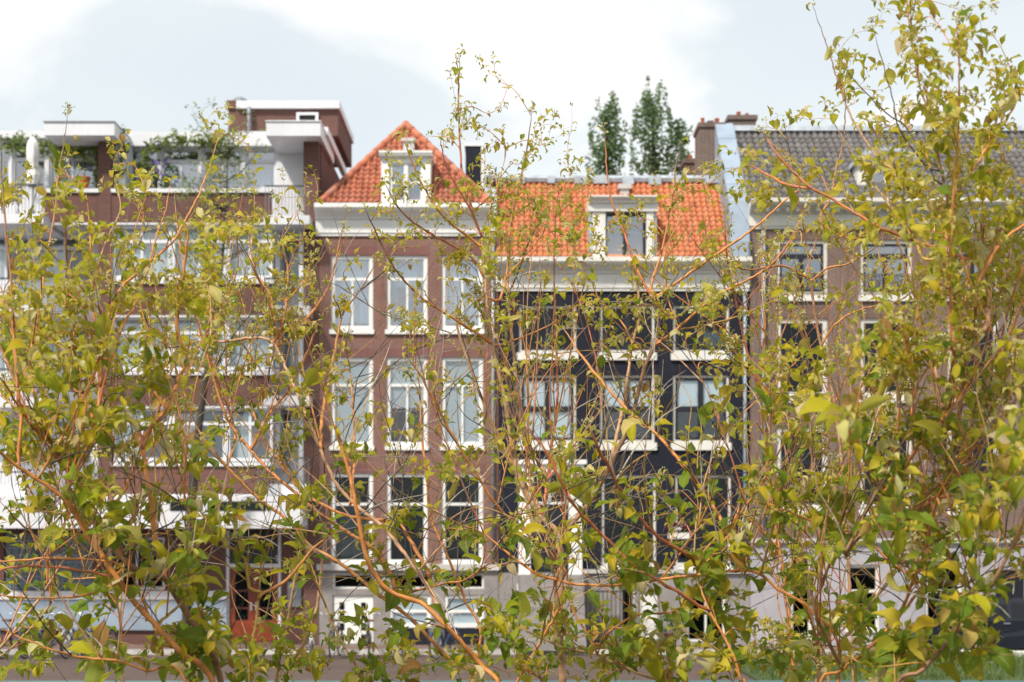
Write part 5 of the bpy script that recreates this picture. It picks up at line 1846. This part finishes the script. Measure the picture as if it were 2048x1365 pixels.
def shoot(q, tgt, leafy=True):
    """grow a shoot from pool point q towards the photo point tgt"""
    x, y, d, pos, tg, r, sh = q
    e = P3(tgt[0], tgt[1], d+rs.gauss(0, .16))
    if sh in 'ADF': e = P3(tgt[0], tgt[1], max(2.7, d+rs.gauss(-.02, .34)))
    v = e-pos
    if v.length > .42: v = v*(.42/v.length)
    if v.length < .05: v = v.normalized()*.05
    v.z += abs(v.length)*.15
    e = pos+v
    sidev = v.cross(Vector((0, 1, 0))).normalized()*v.length*rs.gauss(0, .12 if leafy else .05)
    pts = [pos, pos+v*.35+tg*v.length*(.12 if leafy else .03)+sidev*.6, pos+v*.7+sidev, e]
    sm_ = crom(pts, .02)
    r0 = min(r*.62, rs.uniform(.0016, .0030))
    cc = rs.choice('oooytr') if leafy else rs.choice('ddggtyw')
    tw_ = twigs[sh]
    tw_.stem(sm_, (r0, r0*.5), jitcol(BC[cc]), jitcol(BC['y' if leafy else cc]), 5, node=3)
    n = len(sm_)
    for i in range(2, n, 3):
        xx, yy = to_px(sm_[i])
        pool.append((xx, yy, sm_[i].y, sm_[i], (sm_[min(i+1, n-1)]-sm_[i-1]).normalized(), r0, sh))
    if leafy:
        ph = rs.uniform(0, 6.28)
        i = rs.randint(1, 2)
        while i < n-1:
            tgn = (sm_[i+1]-sm_[i-1]).normalized()
            if rs.random() < .85: pair(sm_[i], tgn, sh, ph, rs.uniform(.7, 1.1))
            ph += 1.57
            i += rs.randint(2, 3)
        cluster(sm_[-1], (sm_[-1]-sm_[-2]).normalized(), sh)

# slim upright canes rising out of the older wood
for _ in range(310):
    q = None
    for _t in range(30):
        c_ = pool[rs.randrange(len(pool))]
        if 650 < c_[1] < 1340 and -20 < c_[0] < 2068:
            tx, ty = c_[0]+rs.gauss(0, 120), c_[1]-rs.uniform(170, 430)
            jj, ii = int(max(0, ty)//CH), int(min(15, max(0, tx)//CW))
            if int(DEN[min(11, jj)][ii]) >= rs.randint(2, 6):
                q = c_
                break
    if q is None: continue
    x, y, d, pos, tg, r, sh = q
    e = P3(tx, ty, d+rs.gauss(0, .12))
    sd_ = Vector((rs.gauss(0, .03), rs.gauss(0, .03), 0))
    sm_ = crom([pos, pos.lerp(e, .33)+sd_, pos.lerp(e, .68)+sd_*1.2, e], .022)
    r0 = min(r*.75, rs.uniform(.0022, .0042))
    cc = rs.choice('ooootrrb')
    twigs[sh].stem(sm_, (r0, r0*.45), jitcol(BC[cc]), jitcol(BC[rs.choice('otyd')]), 6, node=4)
    n = len(sm_)
    for i in range(2, n, 2):
        xx, yy = to_px(sm_[i])
        pool.append((xx, yy, sm_[i].y, sm_[i], (sm_[min(i+1, n-1)]-sm_[i-1]).normalized(), r0, sh))
    cluster(sm_[-1], (sm_[-1]-sm_[-2]).normalized(), sh)
rebuild()
guard = 0
while guard < 9000:
    guard += 1
    if guard % 60 == 0: rebuild()
    gapv = np.maximum(target-have, 0)
    if gapv.sum() < target.sum()*.03: break
    pr_ = (gapv/np.maximum(target, 1)*np.sqrt(gapv)).ravel()
    idx = rs.choices(range(192), weights=pr_.tolist())[0]
    j, i = divmod(idx, 16)
    tx, ty = (i+rs.random())*CW, (j+rs.random())*CH
    dist = np.hypot(parr[:, 0]-tx, parr[:, 1]-ty)
    cand = np.argpartition(dist, 24)[:24]
    cand = [c for c in cand if dist[c] < 150 and pool[c][1] > ty-30]
    if not cand:
        cand = [int(np.argmin(dist))]
        if dist[cand[0]] > 220: continue
    q = pool[rs.choice(cand)]
    shoot(q, (tx, ty))

# bare and dead twigs
rebuild()
for _ in range(1250):
    tx, ty = rs.uniform(-20, 2060), rs.triangular(480, 1365, 1050)
    dist = np.hypot(parr[:, 0]-tx, parr[:, 1]-ty)
    cand = [c for c in np.argpartition(dist, 14)[:14] if dist[c] < 160]
    if not cand: continue
    q = pool[rs.choice(cand)]
    a = rs.gauss(1.2, 1.0)
    Ln = rs.uniform(60, 210)
    shoot(q, (q[0]+Ln*math.cos(a), q[1]-Ln*math.sin(a)), leafy=False)

for sh in SHR:
    twigs[sh].build('twigs', roots[sh], kind='stuff')
    ls = sorted(leaves[sh], key=lambda l: -l[3])
    po = origin_of(roots[sh])
    inv = Matrix.Translation(-po)
    for m_, v, col, s in ls[:300]:
        o = bpy.data.objects.new('leaf', v[0])
        link(o)
        o.parent = roots[sh]
        o.matrix_parent_inverse = inv
        o.matrix_basis = m_
        o.color = (*col, 1)
    rest = ls[300:]
    if not rest: continue
    V, F, U, C = [], [], [], []
    b = 0
    for m_, v, col, s in rest:
        mm = np.array(m_)
        V.append(v[1] @ mm[:3, :3].T + mm[:3, 3])
        F.append(v[2]+b)
        U.append(v[3][v[2].ravel()])
        C.append(np.tile(np.array([*col, 1], dtype=np.float32), (len(v[1]), 1)))
        b += len(v[1])
    V, F, U, C = np.concatenate(V), np.concatenate(F), np.concatenate(U), np.concatenate(C)
    me = bpy.data.meshes.new('foliage')
    me.from_pydata(V.tolist(), [], F.tolist())
    uvl = me.uv_layers.new(name='UVMap')
    uvl.data.foreach_set('uv', U.ravel().astype(np.float32))
    ca = me.color_attributes.new('Col', 'FLOAT_COLOR', 'POINT')
    ca.data.foreach_set('color', C.ravel().astype(np.float32))
    me.polygons.foreach_set('use_smooth', [True]*len(F))
    me.materials.append(M['leaf_att'])
    o = bpy.data.objects.new('foliage', me)
    link(o)
    adopt(o, roots[sh])
    o['kind'] = 'stuff'
print('LEAVES', {k: len(v) for k, v in leaves.items()}, 'have/target', have.sum()/target.sum(), 'shoots', guard)
